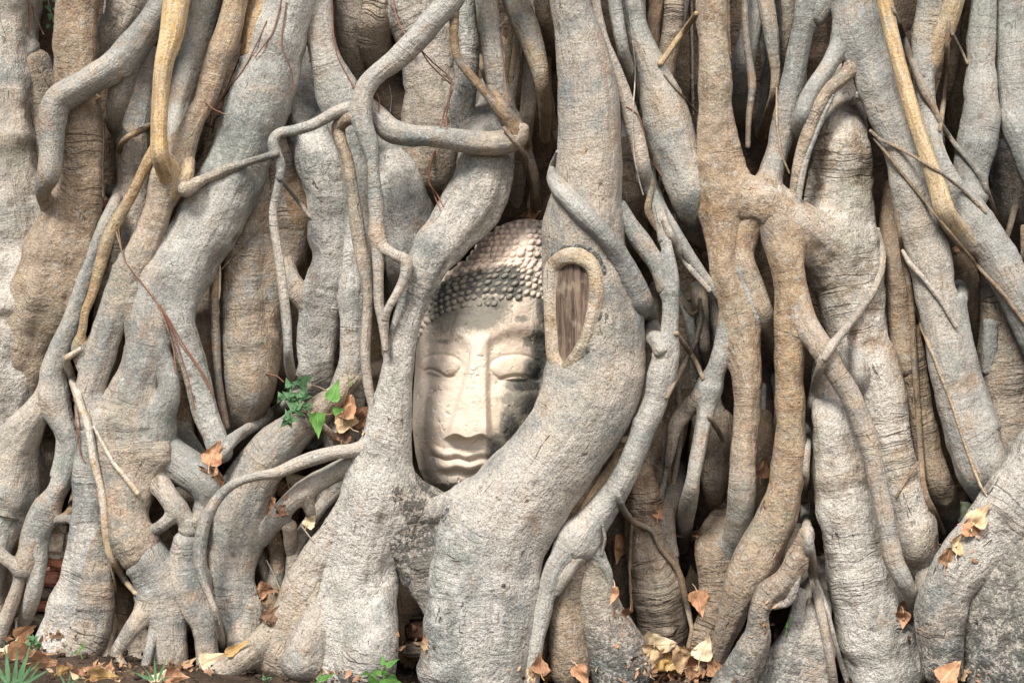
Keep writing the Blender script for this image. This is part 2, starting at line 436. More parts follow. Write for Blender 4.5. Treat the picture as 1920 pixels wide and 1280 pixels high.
# ------------------------------------------------------------------ the fig's roots, traced: x, y in photo pixels (1 px = 1 mm at the wall), r mm, F = depth of the front surface in mm
# --- left third
R('L0', 'trunk', 'pgpe', 190, [(-40,-60,105),(-35,80,105),(-30,200,108),(-15,330,112),(5,430,118),(15,520,118),(10,600,115),(-5,700,100),(-20,800,100),(-30,900,100),(-40,1000,90)], fl=.12)
R('A2', 'trunk', 'we', 240, [(145,-60,39),(145,0,39),(142,100,41),(147,200,46),(150,300,48),(144,370,52),(128,450,64),(106,530,66),(80,620,60),(50,720,50)], je='L0', fl=.10)
R('A1b', 'trunk', 'we', 120, [(60,120,30),(78,170,34),(88,240,34),(95,310,28),(98,370,20)], fl=.1)
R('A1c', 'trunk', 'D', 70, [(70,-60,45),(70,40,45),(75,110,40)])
R('A11', 'trunk', 'pe', 165, [(262,-50,52),(240,30,48),(205,85,36),(185,120,22)], fl=.14)
R('A12', 'trunk', 'e', 165, [(262,120,32),(258,200,34),(248,280,34),(252,360,38),(240,440,38),(222,520,36),(205,600,32),(200,680,30),(205,760,30)], fl=.1)
R('A11b', 'trunk', 'd', 90, [(205,130,34),(205,240,34),(215,340,34),(225,450,34)], fl=.1)
R('A6', 'root', 'og', 275, [(452,-50,24),(442,0,24),(425,70,26),(405,120,24),(385,190,20),(368,220,20),(350,262,22),(334,300,28),(316,335,33),(300,385,25),(283,435,27),(260,489,30),(240,525,31),(220,562,29),(201,626,28),(184,690,28),(170,735,26),(172,790,28)], je='C2', fl=.1)
R('A5', 'root', 'G', 335, [(335,-50,27),(331,0,26),(320,70,23),(310,110,19),(304,150,17),(299,200,16),(297,255,16),(299,290,18),(312,318,20),(326,338,20)], je='A6', fl=.04, lump=.5, label='smooth golden yellow root')
R('A5c', 'root', 'oG', 300, [(352,305,10),(350,330,13),(336,350,14),(318,368,12)], je='A6')
R('A7', 'root', 'b', 235, [(395,-50,30),(385,0,28),(365,80,27),(348,150,25),(336,200,22),(331,250,19),(335,290,14)], je='A6')
R('A3', 'root', 'be', 300, [(335,-70,28),(296,20,24),(270,60,26),(236,103,29),(198,133,25),(150,163,26),(108,190,26),(96,230,25),(95,280,22),(90,330,20),(80,355,16),(86,388,10)], fl=.08)
R('A4', 'root', 'e', 250, [(252,90,22),(237,145,21),(221,190,21),(213,222,18),(218,255,9)], js='A3')
R('A13', 'root', 't', 250, [(281,236,5),(262,246,6),(240,258,6),(228,270,6),(225,284,4)], k=.5)
R('A14', 'root', 'oo', 275, [(286,275,5),(277,300,9),(262,335,10),(245,370,11),(228,400,12),(207,440,12),(192,485,12),(172,555,9),(160,585,8),(155,615,8),(148,648,8)], js='A6', label='slim ochre root')
R('A10', 'root', 'gb', 230, [(222,362,9),(213,388,13),(198,420,14),(168,500,15),(147,560,17),(128,620,19),(110,662,22),(98,700,24),(104,745,26),(118,790,22),(136,830,18),(134,875,19),(108,920,21),(90,955,24),(72,1000,22),(70,1050,19),(64,1105,16),(44,1168,13),(34,1215,12)], fl=.08)
R('A10b', 'root', 'b', 215, [(94,745,16),(102,778,14),(117,810,13),(114,850,12),(104,890,10)], js='A10')
R('A10c', 'root', 'g', 260, [(152,640,12),(148,660,16),(158,690,14)], je='A6')
R('L1', 'root', 'gb', 215, [(84,735,14),(62,778,27),(36,826,40),(18,895,58),(-5,970,62),(-15,1040,32)], js='A10', fl=.1)
R('L1b', 'trunk', 'w', 150, [(85,790,26),(82,850,28),(70,900,30)], fl=.1)
R('D1', 'root', 'g', 240, [(84,955,20),(62,990,18),(50,1030,17),(42,1068,14),(22,1056,12),(-12,1030,14)], js='A10')
R('D1b', 'root', 'g', 225, [(44,1050,13),(32,1100,12),(14,1150,13),(-8,1210,14)], js='D1')
R('D2', 'root', 'b', 230, [(72,975,13),(100,975,9),(130,973,9),(152,982,10)], js='A10', je='C2')
R('D4', 'root', 't', 200, [(150,895,8),(140,935,9),(130,962,9),(118,972,7)], je='D2')
R('D5', 'root', 'e', 200, [(-20,1060,30),(-14,1120,28),(-6,1180,22),(-4,1230,20)])
R('D5b', 'trunk', 'd', 100, [(20,960,40),(22,1050,30),(30,1150,20),(40,1250,20)])
# the pale joined mass in the left half
R('A8', 'buttress_root', 'bg', 265, [(562,-60,42),(548,0,44),(522,80,50),(502,150,55),(482,206,57),(459,275,60),(430,344,62),(392,410,62),(355,485,56),(336,550,42),(334,600,31),(352,655,27),(372,722,27),(386,778,25),(402,815,23),(414,850,20)], fl=.07)
R('A8b', 'root', 'o', 240, [(500,-60,30),(492,0,28),(480,50,24),(470,100,18)], je='A8')
R('C1', 'buttress_root', 'ge', 285, [(322,470,36),(290,520,42),(279,592,32),(277,655,36),(255,729,46),(246,790,60),(250,850,62),(245,910,45),(238,960,36),(245,1010,30)], js='A8', je='C5', fl=.09)
R('C1b', 'root', 'e', 270, [(240,500,22),(250,560,22),(262,620,24),(262,680,22)], js='A6', je='C1')
R('C1c', 'root', 'bg', 285, [(290,650,22),(312,690,20),(318,735,22),(296,785,36),(285,840,44)], js='C1', je='C1')
R('C2', 'buttress_root', 'gp', 275, [(195,780,34),(180,870,40),(172,943,36),(162,1012,34),(154,1080,42),(138,1150,52),(118,1210,58),(105,1262,60)], js='C1', fl=.08)
R('C2b', 'buttress_root', 'we', 285, [(196,990,18),(190,1040,26),(186,1090,31),(180,1150,34),(164,1205,36),(135,1255,36)], js='C2', fl=.09)
R('C3', 'root', 'ge', 290, [(232,880,34),(236,940,34),(242,990,32),(262,1040,32)], js='C1', je='C5')
R('C4', 'root', 'g', 295, [(285,860,30),(300,905,20),(322,940,20),(345,968,17),(354,1000,14),(352,1032,16)], js='C1', je='C5b')
R('C4b', 'root', 'g', 300, [(332,955,14),(315,975,12),(296,990,11),(275,1000,12)], js='C4', je='C3')
R('C4c', 'trunk', 'w', 200, [(300,930,28),(315,1000,34),(330,1050,34)])
R('C6', 'root', 'b', 285, [(315,855,38),(352,880,38),(380,900,36),(393,930,29),(388,962,20)], js='C1', fl=.1)
R('C6b', 'root', 'e', 255, [(385,960,16),(372,985,16)], je='C4')
R('C5', 'buttress_root', 'ge', 305, [(250,1015,24),(285,1058,38),(306,1108,48),(314,1160,38),(316,1215,35),(316,1255,38)], fl=.07)
R('C5b', 'buttress_root', 'ge', 300, [(352,1015,24),(352,1065,40),(362,1120,38),(382,1170,24),(388,1215,22),(392,1262,24)], fl=.07)
R('C5c', 'root', 'e', 320, [(290,1115,26),(268,1150,20),(238,1192,15),(218,1226,12),(230,1250,11),(250,1268,9)], js='C5')
R('C5d', 'root', 'e', 325, [(290,1165,8),(284,1195,9),(274,1240,8),(268,1262,7)], js='C5')
R('C5e', 'trunk', 'we', 240, [(250,1190,40),(262,1230,44),(265,1265,40)])
R('C5f', 'root', 'w', 215, [(232,1065,26),(228,1120,26),(222,1180,24),(210,1240,22)])
R('C5g', 'root', 'e', 270, [(215,1160,8),(205,1200,9),(195,1240,8)])
R('B3', 'trunk', 'w', 165, [(322,670,26),(328,740,34),(330,800,36),(340,870,28)], fl=.1)
R('B2', 'trunk', 'w', 135, [(385,470,30),(375,560,28),(376,660,28),(385,760,26),(395,820,20)])
R('B2b', 'aerial_root', 'v', 195, [(406,470,8),(402,560,9),(405,640,9),(409,710,8),(416,760,8),(424,800,7)], k=.5)
R('B1', 'trunk', 'we', 195, [(500,300,34),(482,370,46),(474,450,52),(472,550,56),(468,650,54),(464,735,46),(448,790,38),(432,830,28)], fl=.12)
R('B1b', 'trunk', 'w', 165, [(525,290,40),(540,380,42),(538,470,30),(520,560,22),(520,660,20),(515,740,16)], fl=.1)
R('C7', 'buttress_root', 'eg', 270, [(720,690,14),(680,700,15),(640,733,18),(602,768,27),(558,803,35),(512,845,44),(478,890,48),(452,950,53),(438,1010,57),(432,1070,47),(436,1120,41),(445,1170,42),(440,1225,44)], fl=.09)
R('C9', 'root', 'g', 275, [(412,856,8),(438,822,12),(478,796,13),(512,775,12),(532,762,10),(556,742,8),(580,722,5)], k=.4)
R('C9b', 'root', 't', 290, [(552,738,8),(572,762,8),(596,790,8),(622,815,7),(635,832,5)], js='C9', k=.5)
R('C8', 'root', 'ge', 335, [(705,825,11),(665,843,13),(620,850,13),(560,869,13),(520,886,11),(480,893,9),(442,905,9),(412,930,10),(391,965,11),(380,1000,13),(374,1045,13),(380,1085,9),(392,1115,7),(405,1150,7),(414,1190,7),(418,1228,6)], js='DO', je=None)
R('W1', 'root', 'e', 235, [(640,905,12),(600,955,14),(560,1020,14),(545,1090,13),(530,1160,12)])
R('W2', 'root', 'w', 225, [(505,985,14),(520,1050,15),(512,1120,16),(505,1190,18)])
R('W3', 'root', 'g', 245, [(620,985,9),(588,1035,10),(570,1085,9)])
R('W4', 'root', 'e', 215, [(345,925,20),(372,990,22),(380,1060,18)])
R('W5', 'root', 'e', 235, [(395,925,14),(410,985,16),(398,1050,14)])
R('W6', 'root', 'g', 225, [(330,800,20),(360,850,24),(395,900,22),(420,960,18)])
R('W7', 'buttress_root', 'e', 300, [(470,1130,20),(462,1190,30),(455,1250,38)])
# --- centre left
R('DA', 'root', 'g', 225, [(597,-50,25),(597,0,24),(600,70,25),(612,120,31),(628,165,40),(645,212,40),(660,270,29),(668,340,24),(672,420,26),(670,500,24),(662,560,20)], fl=.06)
R('DA2', 'root', 'g', 245, [(566,-50,26),(572,10,16),(590,38,18)], js='A8', je='DA')
R('DB', 'trunk', 'pq', 225, [(565,140,34),(575,220,46),(600,300,50),(620,360,46),(622,420,46),(624,480,40),(612,545,40),(598,620,39),(594,690,36),(588,745,38),(590,800,30)], fl=.12, lump=1.6)
R('DC', 'root', 'e', 225, [(536,492,12),(546,525,17),(562,556,18),(590,580,18)], je='DB')
R('DD', 'trunk', 'wd', 165, [(530,330,35),(560,400,44),(555,470,34),(560,530,22)], fl=.1)
R('DE', 'root', 'pe', 245, [(668,425,14),(661,490,19),(661,550,23),(660,620,24),(660,680,27),(650,730,35),(642,785,38),(640,830,30)], fl=.08)
R('DE2', 'trunk', 'wd', 150, [(685,560,30),(690,650,30),(690,740,30),(680,820,30)])
R('DG', 'root', 'e', 330, [(346,356,15),(362,347,13),(385,335,9),(430,316,8),(470,303,7),(500,294,7),(520,288,6)], js='A8', je='DF', k=.5)
R('DF', 'root', 'g', 335, [(685,198,10),(665,200,11),(640,207,12),(617,218,11),(583,236,10),(549,245,10),(524,250,11),(512,264,11),(517,287,11),(526,310,9),(522,345,8),(512,390,8),(514,430,9),(522,480,9),(530,540,9),(537,600,9),(540,660,9),(545,700,9),(552,726,7)], k=.5)
R('DH', 'aerial_root', 'v', 315, [(520,330,4),(545,360,4),(565,385,4),(582,407,4)], k=.4)
R('DI', 'root', 'te', 320, [(672,218,8),(652,224,12),(636,238,14),(640,265,12),(650,290,11),(658,330,11),(665,380,12),(671,430,14),(678,470,14),(686,505,13),(690,550,11),(688,600,10),(685,670,10),(690,725,9),(698,765,6)], js='DJ', k=.5, fl=.05)
R('DJ', 'root', 'ge', 355, [(880,-60,24),(845,0,24),(815,32,23),(785,70,22),(745,110,21),(705,140,20),(685,166,20),(678,200,19),(682,235,18),(693,268,16),(699,300,11),(702,340,12),(705,390,14),(707,430,15),(709,470,13),(709,520,10),(711,570,9),(718,612,8),(723,655,5)], k=.6, fl=.05)
R('DJ2', 'root', 'g', 365, [(707,440,12),(718,462,11),(738,477,11),(760,490,13),(760,515,11),(744,550,9),(726,582,8),(721,620,7),(722,664,5)], js='DJ', k=.6)
R('DK', 'root', 'ge', 325, [(688,188,10),(697,202,16),(710,220,20),(728,242,22),(760,253,21),(810,256,20),(860,263,20),(910,269,22),(950,266,22),(974,258,17),(982,240,10)], k=.5, fl=.05)
R('DK2', 'root', 'v', 335, [(852,25,7),(852,80,8),(860,112,8),(885,145,8),(910,175,8),(935,205,9),(958,235,13),(968,256,14)], je='DK', k=.5)
R('DK3', 'root', 'v', 325, [(902,110,7),(915,152,8),(936,188,8),(960,218,8),(980,245,9),(990,275,6)], k=.5)
R('DL0', 'trunk', 'pe', 150, [(660,-50,42),(665,40,40),(668,110,36),(680,160,30)], fl=.16)
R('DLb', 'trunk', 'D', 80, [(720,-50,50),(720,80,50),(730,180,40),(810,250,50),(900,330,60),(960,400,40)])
R('DLc', 'trunk', 'qw', 180, [(715,-60,28),(705,20,30),(702,75,28),(712,125,20)], fl=.2, lump=2)
R('DL', 'trunk', 'pe', 190, [(770,-70,52),(775,20,54),(805,90,58),(812,170,54),(805,240,50),(800,330,40)], fl=.12, lump=1.5)
R('DL1', 'trunk', 'p', 215, [(722,250,28),(738,300,38),(750,360,46),(762,420,54),(768,470,50),(762,520,36),(745,580,22)], fl=.1, lump=1.3)
R('DL2', 'trunk', 'ew', 170, [(838,200,40),(840,290,38),(830,350,44),(800,410,40)], fl=.1)
R('DM', 'root', 'p', 240, [(872,-60,17),(873,40,18),(880,100,19),(876,160,21),(866,212,26),(876,245,34)], je='DO', lump=1.5)
R('DN', 'root', 'ge', 275, [(908,-60,22),(912,0,21),(920,60,20),(926,110,22),(934,160,21),(948,205,20),(958,240,16)])
R('DN2', 'trunk', 'dd', 140, [(930,150,30),(920,220,40),(930,290,40)])
R('GA', 'root', 'bo', 235, [(950,-60,22),(965,0,24),(985,50,25),(1003,100,20),(1015,150,16),(1022,200,13),(1022,260,9)])
R('GB', 'root', 'td', 215, [(1010,-60,15),(1018,30,14),(1030,80,14),(1038,125,11)])
R('GC', 'trunk', 'd', 120, [(975,90,34),(985,150,38),(1000,220,32),(1008,300,24)])
R('GD', 'root', 'v', 240, [(962,225,12),(978,250,13),(990,285,9),(1003,330,8),(1006,372,7),(1002,400,5)])
R('GE', 'aerial_root', 'v', 250, [(945,240,4),(985,290,4),(992,340,4),(990,390,3)])
# the two great roots round the head
R('DO', 'buttress_root', 'qp', 340, [(925,185,38,235),(914,240,46,255),(912,290,52,285),(903,345,55,296),(872,400,58,304),(838,442,50,318),(804,488,40),(777,557,30),(756,626,28),(747,695,30),(737,763,37),(727,815,47),(720,860,54),(708,920,58),(692,985,58),(678,1050,62),(670,1115,70),(655,1185,84),(640,1255,98)], fl=.10, lump=.7)
R('DP', 'root', 'g', 300, [(690,850,16),(660,868,18),(620,890,20),(580,912,20),(545,940,19),(515,975,18),(490,1010,16)], js='DO', je='C7')
R('DPb', 'root', 'g', 290, [(572,925,15),(582,960,10),(588,1000,6)], js='DP')
R('DPc', 'trunk', 'pw', 190, [(625,915,26),(612,960,26),(600,1010,20),(580,1060,16)])
R('DQ', 'buttress_root', 'pe', 310, [(668,890,10),(650,935,14),(632,975,20),(605,1025,28),(573,1078,32),(550,1130,34),(532,1185,38),(505,1240,40)], js='DO', fl=.10)
R('DQ1', 'buttress_root', 'e', 320, [(592,1090,20),(580,1140,28),(565,1195,36),(550,1250,40)], js='DQ', fl=.1)
R('DQ2', 'buttress_root', 'eq', 350, [(512,1180,20),(478,1215,26),(440,1245,26),(395,1275,24),(340,1300,22)], js='DQ', fl=.12)
R('DQ3', 'root', 'e', 205, [(543,985,15),(548,1030,14),(562,1070,10),(560,1110,9)], js='DP')
R('DQ4', 'root', 'e', 215, [(490,1040,10),(502,1085,12),(520,1125,11),(530,1160,8)])
R('DQ5', 'root', 'wd', 150, [(480,1090,24),(500,1130,22),(520,1170,22),(520,1220,25)])
R('DQ6', 'root', 'e', 240, [(478,1140,10),(498,1160,14),(510,1190,14)])
R('DO2', 'buttress_root', 'q', 370, [(600,1120,20),(585,1180,36),(565,1245,44)], js='DO', fl=.14)
R('DO3', 'buttress_root', 'pq', 385, [(712,1090,20),(712,1150,32),(706,1210,42),(690,1260,50)], js='DO', fl=.14)
R('SD', 'buttress_root', 'kkq', 318, [(720,925,44),(765,950,50),(800,985,62),(806,1040,56),(808,1090,44),(814,1135,28),(820,1168,14)], js='DO', fl=.14, lump=1.6)
R('SD2', 'root', 'kp', 322, [(750,945,26),(800,962,28),(850,945,30),(885,930,30)], js='DO', je='E', lump=1.6)
R('E2', 'buttress_root', 'p', 395, [(880,960,26),(862,1030,34),(848,1110,42),(838,1200,46),(832,1262,50)], js='E', fl=.14, lump=1.4)
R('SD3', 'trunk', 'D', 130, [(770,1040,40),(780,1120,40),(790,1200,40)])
R('SD4', 'root', 'k', 318, [(860,950,30),(856,1010,26),(852,1070,20),(850,1120,14)], js='E', lump=1.6)
R('SD5', 'root', 'k', 320, [(690,960,20),(735,1000,26),(765,1050,24),(785,1100,18)], js='DO', je='SD', lump=1.6)
R('E', 'buttress_root', 'gEp', 405, [(1064,-60,36),(1066,0,36),(1085,69,45),(1098,137,52),(1104,206,58),(1106,275,60),(1101,344,64),(1096,412,74),(1095,470,81),(1105,540,88),(1115,600,95),(1118,660,98),(1111,715,97),(1088,775,93),(1058,828,88),(1024,872,88),(978,930,94),(935,1000,98),(920,1060,98),(915,1130,96),(906,1200,93),(896,1262,95)], fl=.045, lump=.5)
# --- centre right
R('EV', 'root', 'bg', 440, [(1045,285,3),(1037,310,7),(1036,335,12),(1048,355,15),(1070,378,17),(1095,402,17),(1122,428,16),(1150,460,17),(1175,500,19),(1196,545,20),(1212,590,19),(1226,632,17),(1238,658,13)], js='E', je='HB')
R('ED', 'root', 'ge', 345, [(1100,-60,16),(1115,30,15),(1130,80,14),(1150,130,15),(1168,175,16),(1184,225,16),(1197,270,15),(1207,320,14),(1212,360,12),(1215,400,9)])
R('EE', 'trunk', 'w', 250, [(1128,-60,22),(1135,40,24),(1150,100,20),(1172,180,14)])
R('EF', 'root', 'b', 335, [(1150,-60,14),(1155,20,13),(1168,90,12),(1180,140,10),(1190,185,7)])
R('EG', 'trunk', 'w', 240, [(1180,290,28),(1178,350,28),(1190,420,24),(1195,470,20)])
R('GG', 'buttress_root', 'bg', 300, [(1172,-60,25),(1180,0,25),(1198,70,24),(1225,137,31),(1245,200,41),(1260,260,45),(1278,320,41),(1292,370,33),(1306,420,27),(1314,460,14)], fl=.08)
R('GH', 'buttress_root', 'etb', 315, [(1330,-60,28),(1332,0,28),(1338,100,30),(1342,200,33),(1345,260,40),(1350,310,48),(1357,370,52),(1357,420,46),(1354,470,28),(1360,520,25),(1378,570,30),(1388,620,36),(1395,670,32),(1400,720,27),(1398,800,25),(1395,860,25),(1392,920,26),(1384,990,28),(1372,1040,22)], fl=.07)
R('GHb', 'root', 'b', 300, [(1382,578,20),(1362,640,20),(1345,685,18),(1332,722,23),(1326,760,18),(1318,798,15),(1309,845,13),(1297,909,15),(1284,977,17),(1278,1030,9)], js='GH')
R('GHc', 'root', 'g', 275, [(1325,735,17),(1302,752,16),(1282,775,17),(1265,800,14),(1258,840,11),(1252,870,7)], js='GHb')
R('GHd', 'root', 'b', 295, [(1392,500,16),(1408,545,18),(1400,590,22),(1392,640,20)], js='GK', je='GH')
R('BGr', 'trunk', 'd', 110, [(1262,-60,54),(1258,60,55),(1264,160,52),(1290,240,40),(1310,300,30)])
R('TW', 'aerial_root', 'o', 185, [(1306,26,5),(1272,72,6),(1238,120,6)])
R('TW2', 'aerial_root', 'v', 160, [(1245,140,2),(1275,175,2.5),(1305,210,2)])
R('TW3', 'aerial_root', 'g', 175, [(1296,-20,3),(1297,80,3),(1298,160,3),(1300,215,2)])
R('BGk', 'trunk', 'w', 165, [(1262,430,32),(1275,520,34),(1275,600,34),(1268,700,36),(1256,780,34),(1240,860,26)])
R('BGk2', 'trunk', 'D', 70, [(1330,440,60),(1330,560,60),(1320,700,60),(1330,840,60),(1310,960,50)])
R('HT1', 'root', 'b', 310, [(1222,325,6),(1238,385,11),(1262,430,13),(1290,475,12),(1320,520,10),(1343,550,7)])
R('HT2', 'root', 'g', 300, [(1246,412,6),(1268,468,7),(1300,510,6),(1330,545,4)])
R('HT3', 'root', 'g', 240, [(1270,545,7),(1290,590,10),(1300,640,10),(1310,690,8)])
R('HT4', 'root', 'v', 250, [(1310,540,14),(1318,600,13),(1322,650,10),(1330,690,8)])
R('HT5', 'aerial_root', 'v', 285, [(1312,560,4),(1315,600,5),(1305,640,5),(1285,680,5),(1265,715,4),(1250,745,4)])
R('HT6', 'aerial_root', 't', 265, [(1268,625,5),(1290,655,5),(1308,685,5),(1318,710,4)])
R('HT7', 'aerial_root', 'v', 255, [(1278,560,4),(1296,590,4),(1310,582,4),(1312,565,3)])
R('HA', 'root', 'ge', 355, [(1165,385,9),(1178,412,14),(1194,440,17),(1214,470,17),(1233,500,17),(1246,540,16)], je='HB')
R('HA2', 'aerial_root', 'v', 330, [(1205,300,4),(1222,345,6),(1215,395,7),(1235,430,7)])
R('HA3', 'root', 'g', 325, [(1208,330,11),(1226,370,12),(1238,410,11),(1245,450,11)], je='HB')
R('HB', 'root', 'g', 365, [(1238,395,8),(1249,455,10),(1256,515,17),(1257,570,16),(1254,620,17),(1251,660,24),(1241,700,26),(1226,755,25),(1208,800,25),(1190,850,24),(1164,905,25),(1130,955,30),(1102,990,35),(1080,1020,32)], fl=.07)
R('HBa', 'root', 'g', 365, [(1078,1005,24),(1058,1035,19),(1040,1063,17),(1028,1100,18),(1016,1150,18),(1006,1200,16),(1000,1245,14),(996,1275,14)], js='HB')
R('HBb', 'root', 'g', 368, [(1098,1020,16),(1080,1050,12),(1060,1080,12),(1042,1110,8)], js='HB')
R('HBc', 'root', 'g', 350, [(1105,1015,20),(1128,1050,11),(1141,1075,8),(1144,1112,5)], js='HB')
R('HBd', 'aerial_root', 'v', 300, [(1130,985,3),(1135,1010,3),(1128,1040,3)])
R('HBe', 'root', 'e', 320, [(1022,1170,10),(1020,1200,11),(1014,1235,10)])
R('HC1', 'root', 'wd', 335, [(1152,815,7),(1128,860,9),(1098,918,8),(1068,968,8),(1042,1020,6)])
R('HC2', 'root', 'o', 325, [(1178,828,11),(1152,870,12),(1112,930,12),(1077,980,11),(1045,1030,9),(1030,1060,7)])
R('HC3', 'root', 'w', 290, [(1160,850,20),(1120,920,22),(1080,980,22),(1045,1050,18),(1020,1110,16)])
R('JA', 'buttress_root', 'ek', 340, [(1110,1045,20),(1112,1095,36),(1124,1150,44),(1144,1200,52),(1165,1258,58)], fl=.09)
R('JA2', 'buttress_root', 'w', 340, [(1085,1060,18),(1066,1105,30),(1062,1150,34),(1064,1200,35),(1068,1258,37)], fl=.07)
R('IB', 'trunk', 'w', 230, [(1225,790,26),(1214,840,26),(1205,890,26),(1206,950,38),(1215,1020,44),(1226,1080,50),(1236,1150,50),(1240,1220,48)], fl=.1)
R('IB2', 'trunk', 'wd', 150, [(1160,970,24),(1165,1080,28),(1175,1160,24),(1190,1230,22)])
R('IC', 'root', 'w', 205, [(1350,790,26),(1345,850,27),(1340,900,24),(1338,945,14),(1336,975,7)])
R('IC2', 'trunk', 'w', 240, [(1388,900,20),(1362,960,28),(1340,1030,36),(1346,1090,34),(1340,1150,31),(1320,1200,28),(1308,1255,28)], fl=.09)
R('IC3', 'root', 'e', 215, [(1275,870,10),(1262,920,22),(1250,965,16),(1252,1000,15),(1264,1040,9)])
R('ID1', 'aerial_root', 'v', 305, [(1160,930,6),(1168,955,7),(1185,977,6),(1222,993,5),(1238,1028,5),(1272,1068,6),(1286,1125,6),(1297,1178,4),(1290,1218,4)])
R('ID2', 'aerial_root', 'v', 300, [(1184,985,3),(1180,1070,3),(1184,1145,3)])
R('ID3', 'root', 'g', 250, [(1248,830,7),(1248,880,6),(1238,932,5)])
R('ID4', 'root', 't', 320, [(1330,1232,8),(1310,1255,9),(1290,1280,9)], js=None)
R('ID5', 'aerial_root', 'v', 200, [(1330,780,5),(1345,805,5),(1355,825,4)])
# --- right third
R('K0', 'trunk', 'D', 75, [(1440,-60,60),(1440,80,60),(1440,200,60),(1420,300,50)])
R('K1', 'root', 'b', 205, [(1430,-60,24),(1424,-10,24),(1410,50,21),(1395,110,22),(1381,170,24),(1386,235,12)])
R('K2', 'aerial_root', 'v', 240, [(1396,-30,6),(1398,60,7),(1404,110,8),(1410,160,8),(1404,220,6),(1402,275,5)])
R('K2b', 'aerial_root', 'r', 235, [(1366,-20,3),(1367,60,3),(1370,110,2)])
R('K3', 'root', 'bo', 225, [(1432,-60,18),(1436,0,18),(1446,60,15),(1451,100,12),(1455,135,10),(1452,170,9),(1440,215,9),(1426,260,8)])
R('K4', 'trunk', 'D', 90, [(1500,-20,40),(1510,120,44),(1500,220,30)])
R('K5', 'root', 'be', 285, [(1532,-60,24),(1514,0,22),(1501,70,21),(1488,137,22),(1479,190,24),(1469,240,24),(1456,290,22),(1445,330,24),(1432,372,26)], je='RA', fl=.08)
R('K6', 'root', 'b', 285, [(1560,-50,28),(1548,0,26),(1528,34,18)], je='K5')
R('K7', 'root', 'be', 315, [(1592,60,20),(1572,92,18),(1550,130,17),(1520,175,17),(1502,220,17),(1490,268,14),(1481,310,9)], js='KG')
R('K8', 'root', 'e', 318, [(1600,115,16),(1584,143,14),(1557,165,13),(1532,205,13),(1512,255,12),(1498,305,11),(1488,372,9)], js='KG')
R('K9', 'aerial_root', 'g', 315, [(1560,180,5),(1540,225,6),(1514,290,6),(1501,345,6),(1496,392,5)])
R('K9b', 'aerial_root', 'r', 300, [(1456,165,2),(1456,230,2.5),(1465,290,2.5),(1480,325,2)])
R('KR', 'trunk', 'qyyyy', 285, [(1588,140,24),(1585,200,40),(1581,260,50),(1577,330,59),(1573,400,66),(1578,470,68),(1594,530,62),(1604,590,58),(1617,650,55),(1646,720,50),(1660,790,45),(1675,850,43),(1686,900,43),(1700,960,47),(1710,1020,49),(1706,1070,42),(1702,1125,30)], fl=.09, lump=1.3)
R('KRb', 'root', 'bw', 300, [(1578,640,16),(1600,665,20),(1608,705,20),(1606,745,18),(1600,790,14)], js='KR')
R('KRn', 'root', 'p', 310, [(1612,178,7),(1600,192,6),(1596,198,4)])
R('RA', 'buttress_root', 'tyyy', 325, [(1362,338,18),(1388,356,26),(1414,374,33),(1440,380,35),(1470,402,42),(1508,438,46),(1545,470,52),(1575,500,50)], js='GH', je='KR', fl=.08)
R('GK', 'root', 'te', 310, [(1428,385,20),(1412,408,24),(1398,440,28),(1392,475,22),(1397,500,20),(1412,540,20),(1430,585,20),(1448,632,18),(1460,672,12)], js='RA')
R('RB', 'buttress_root', 'eteg', 350, [(1448,400,26),(1466,445,34),(1476,490,33),(1483,557,31),(1484,610,31),(1481,660,26),(1480,729,26),(1480,800,28),(1478,860,31),(1470,920,33),(1454,970,39),(1430,1020,42),(1405,1070,40),(1385,1120,32,335),(1366,1170,24,305),(1350,1220,16,270),(1342,1262,12,240)], js='RA', fl=.09)
R('RC', 'root', 'eg', 385, [(1492,560,20),(1515,612,22),(1538,650,22),(1566,695,20),(1592,735,20),(1613,783,20),(1632,840,20),(1643,890,19),(1655,950,19),(1665,1000,18),(1676,1050,19),(1695,1088,18),(1710,1122,14),(1713,1168,8)], js='RB', fl=.05)
R('RD', 'root', 'g', 385, [(1543,672,8),(1529,718,8),(1519,765,9),(1514,820,8),(1510,870,8),(1507,925,9),(1513,990,10),(1522,1055,10),(1530,1105,9),(1544,1170,9),(1556,1230,9),(1562,1275,9)], js='RC')
R('RD2', 'aerial_root', 'g', 395, [(1532,1090,5),(1546,1130,5),(1558,1175,5),(1572,1230,5),(1590,1280,6)], js='RD')
R('RE', 'root', 'g', 375, [(1646,430,4),(1656,475,7),(1653,510,7),(1638,546,7),(1606,592,8),(1576,627,8),(1557,653,9),(1546,672,8)], je='RC')
R('RF', 'buttress_root', 'yyp', 350, [(1545,680,18),(1551,735,30),(1562,790,43),(1571,840,51),(1579,910,59),(1592,980,60),(1603,1050,62),(1622,1120,68),(1643,1190,76),(1662,1255,82)], fl=.07, lump=1.1)
R('RG', 'trunk', 'D', 80, [(1440,640,40),(1430,760,40),(1440,880,40),(1460,1000,40),(1560,560,50)])
R('RG2', 'trunk', 'w', 150, [(1432,780,14),(1432,850,20),(1428,920,22),(1420,980,20)])
R('RH', 'buttress_root', 'ek', 390, [(1512,1000,12),(1497,1045,20),(1470,1090,24),(1441,1112,24),(1424,1145,19),(1420,1190,26),(1400,1235,32),(1378,1275,36)], fl=.14, lump=1.7)
R('RH2', 'buttress_root', 'qk', 345, [(1502,1110,10),(1492,1165,16),(1474,1225,30),(1456,1270,36)], fl=.12, lump=1.4)
R('RH3', 'buttress_root', 'eq', 345, [(1532,1060,24),(1528,1110,32),(1526,1170,36),(1520,1230,46),(1510,1270,52)], fl=.14, lump=1.5)
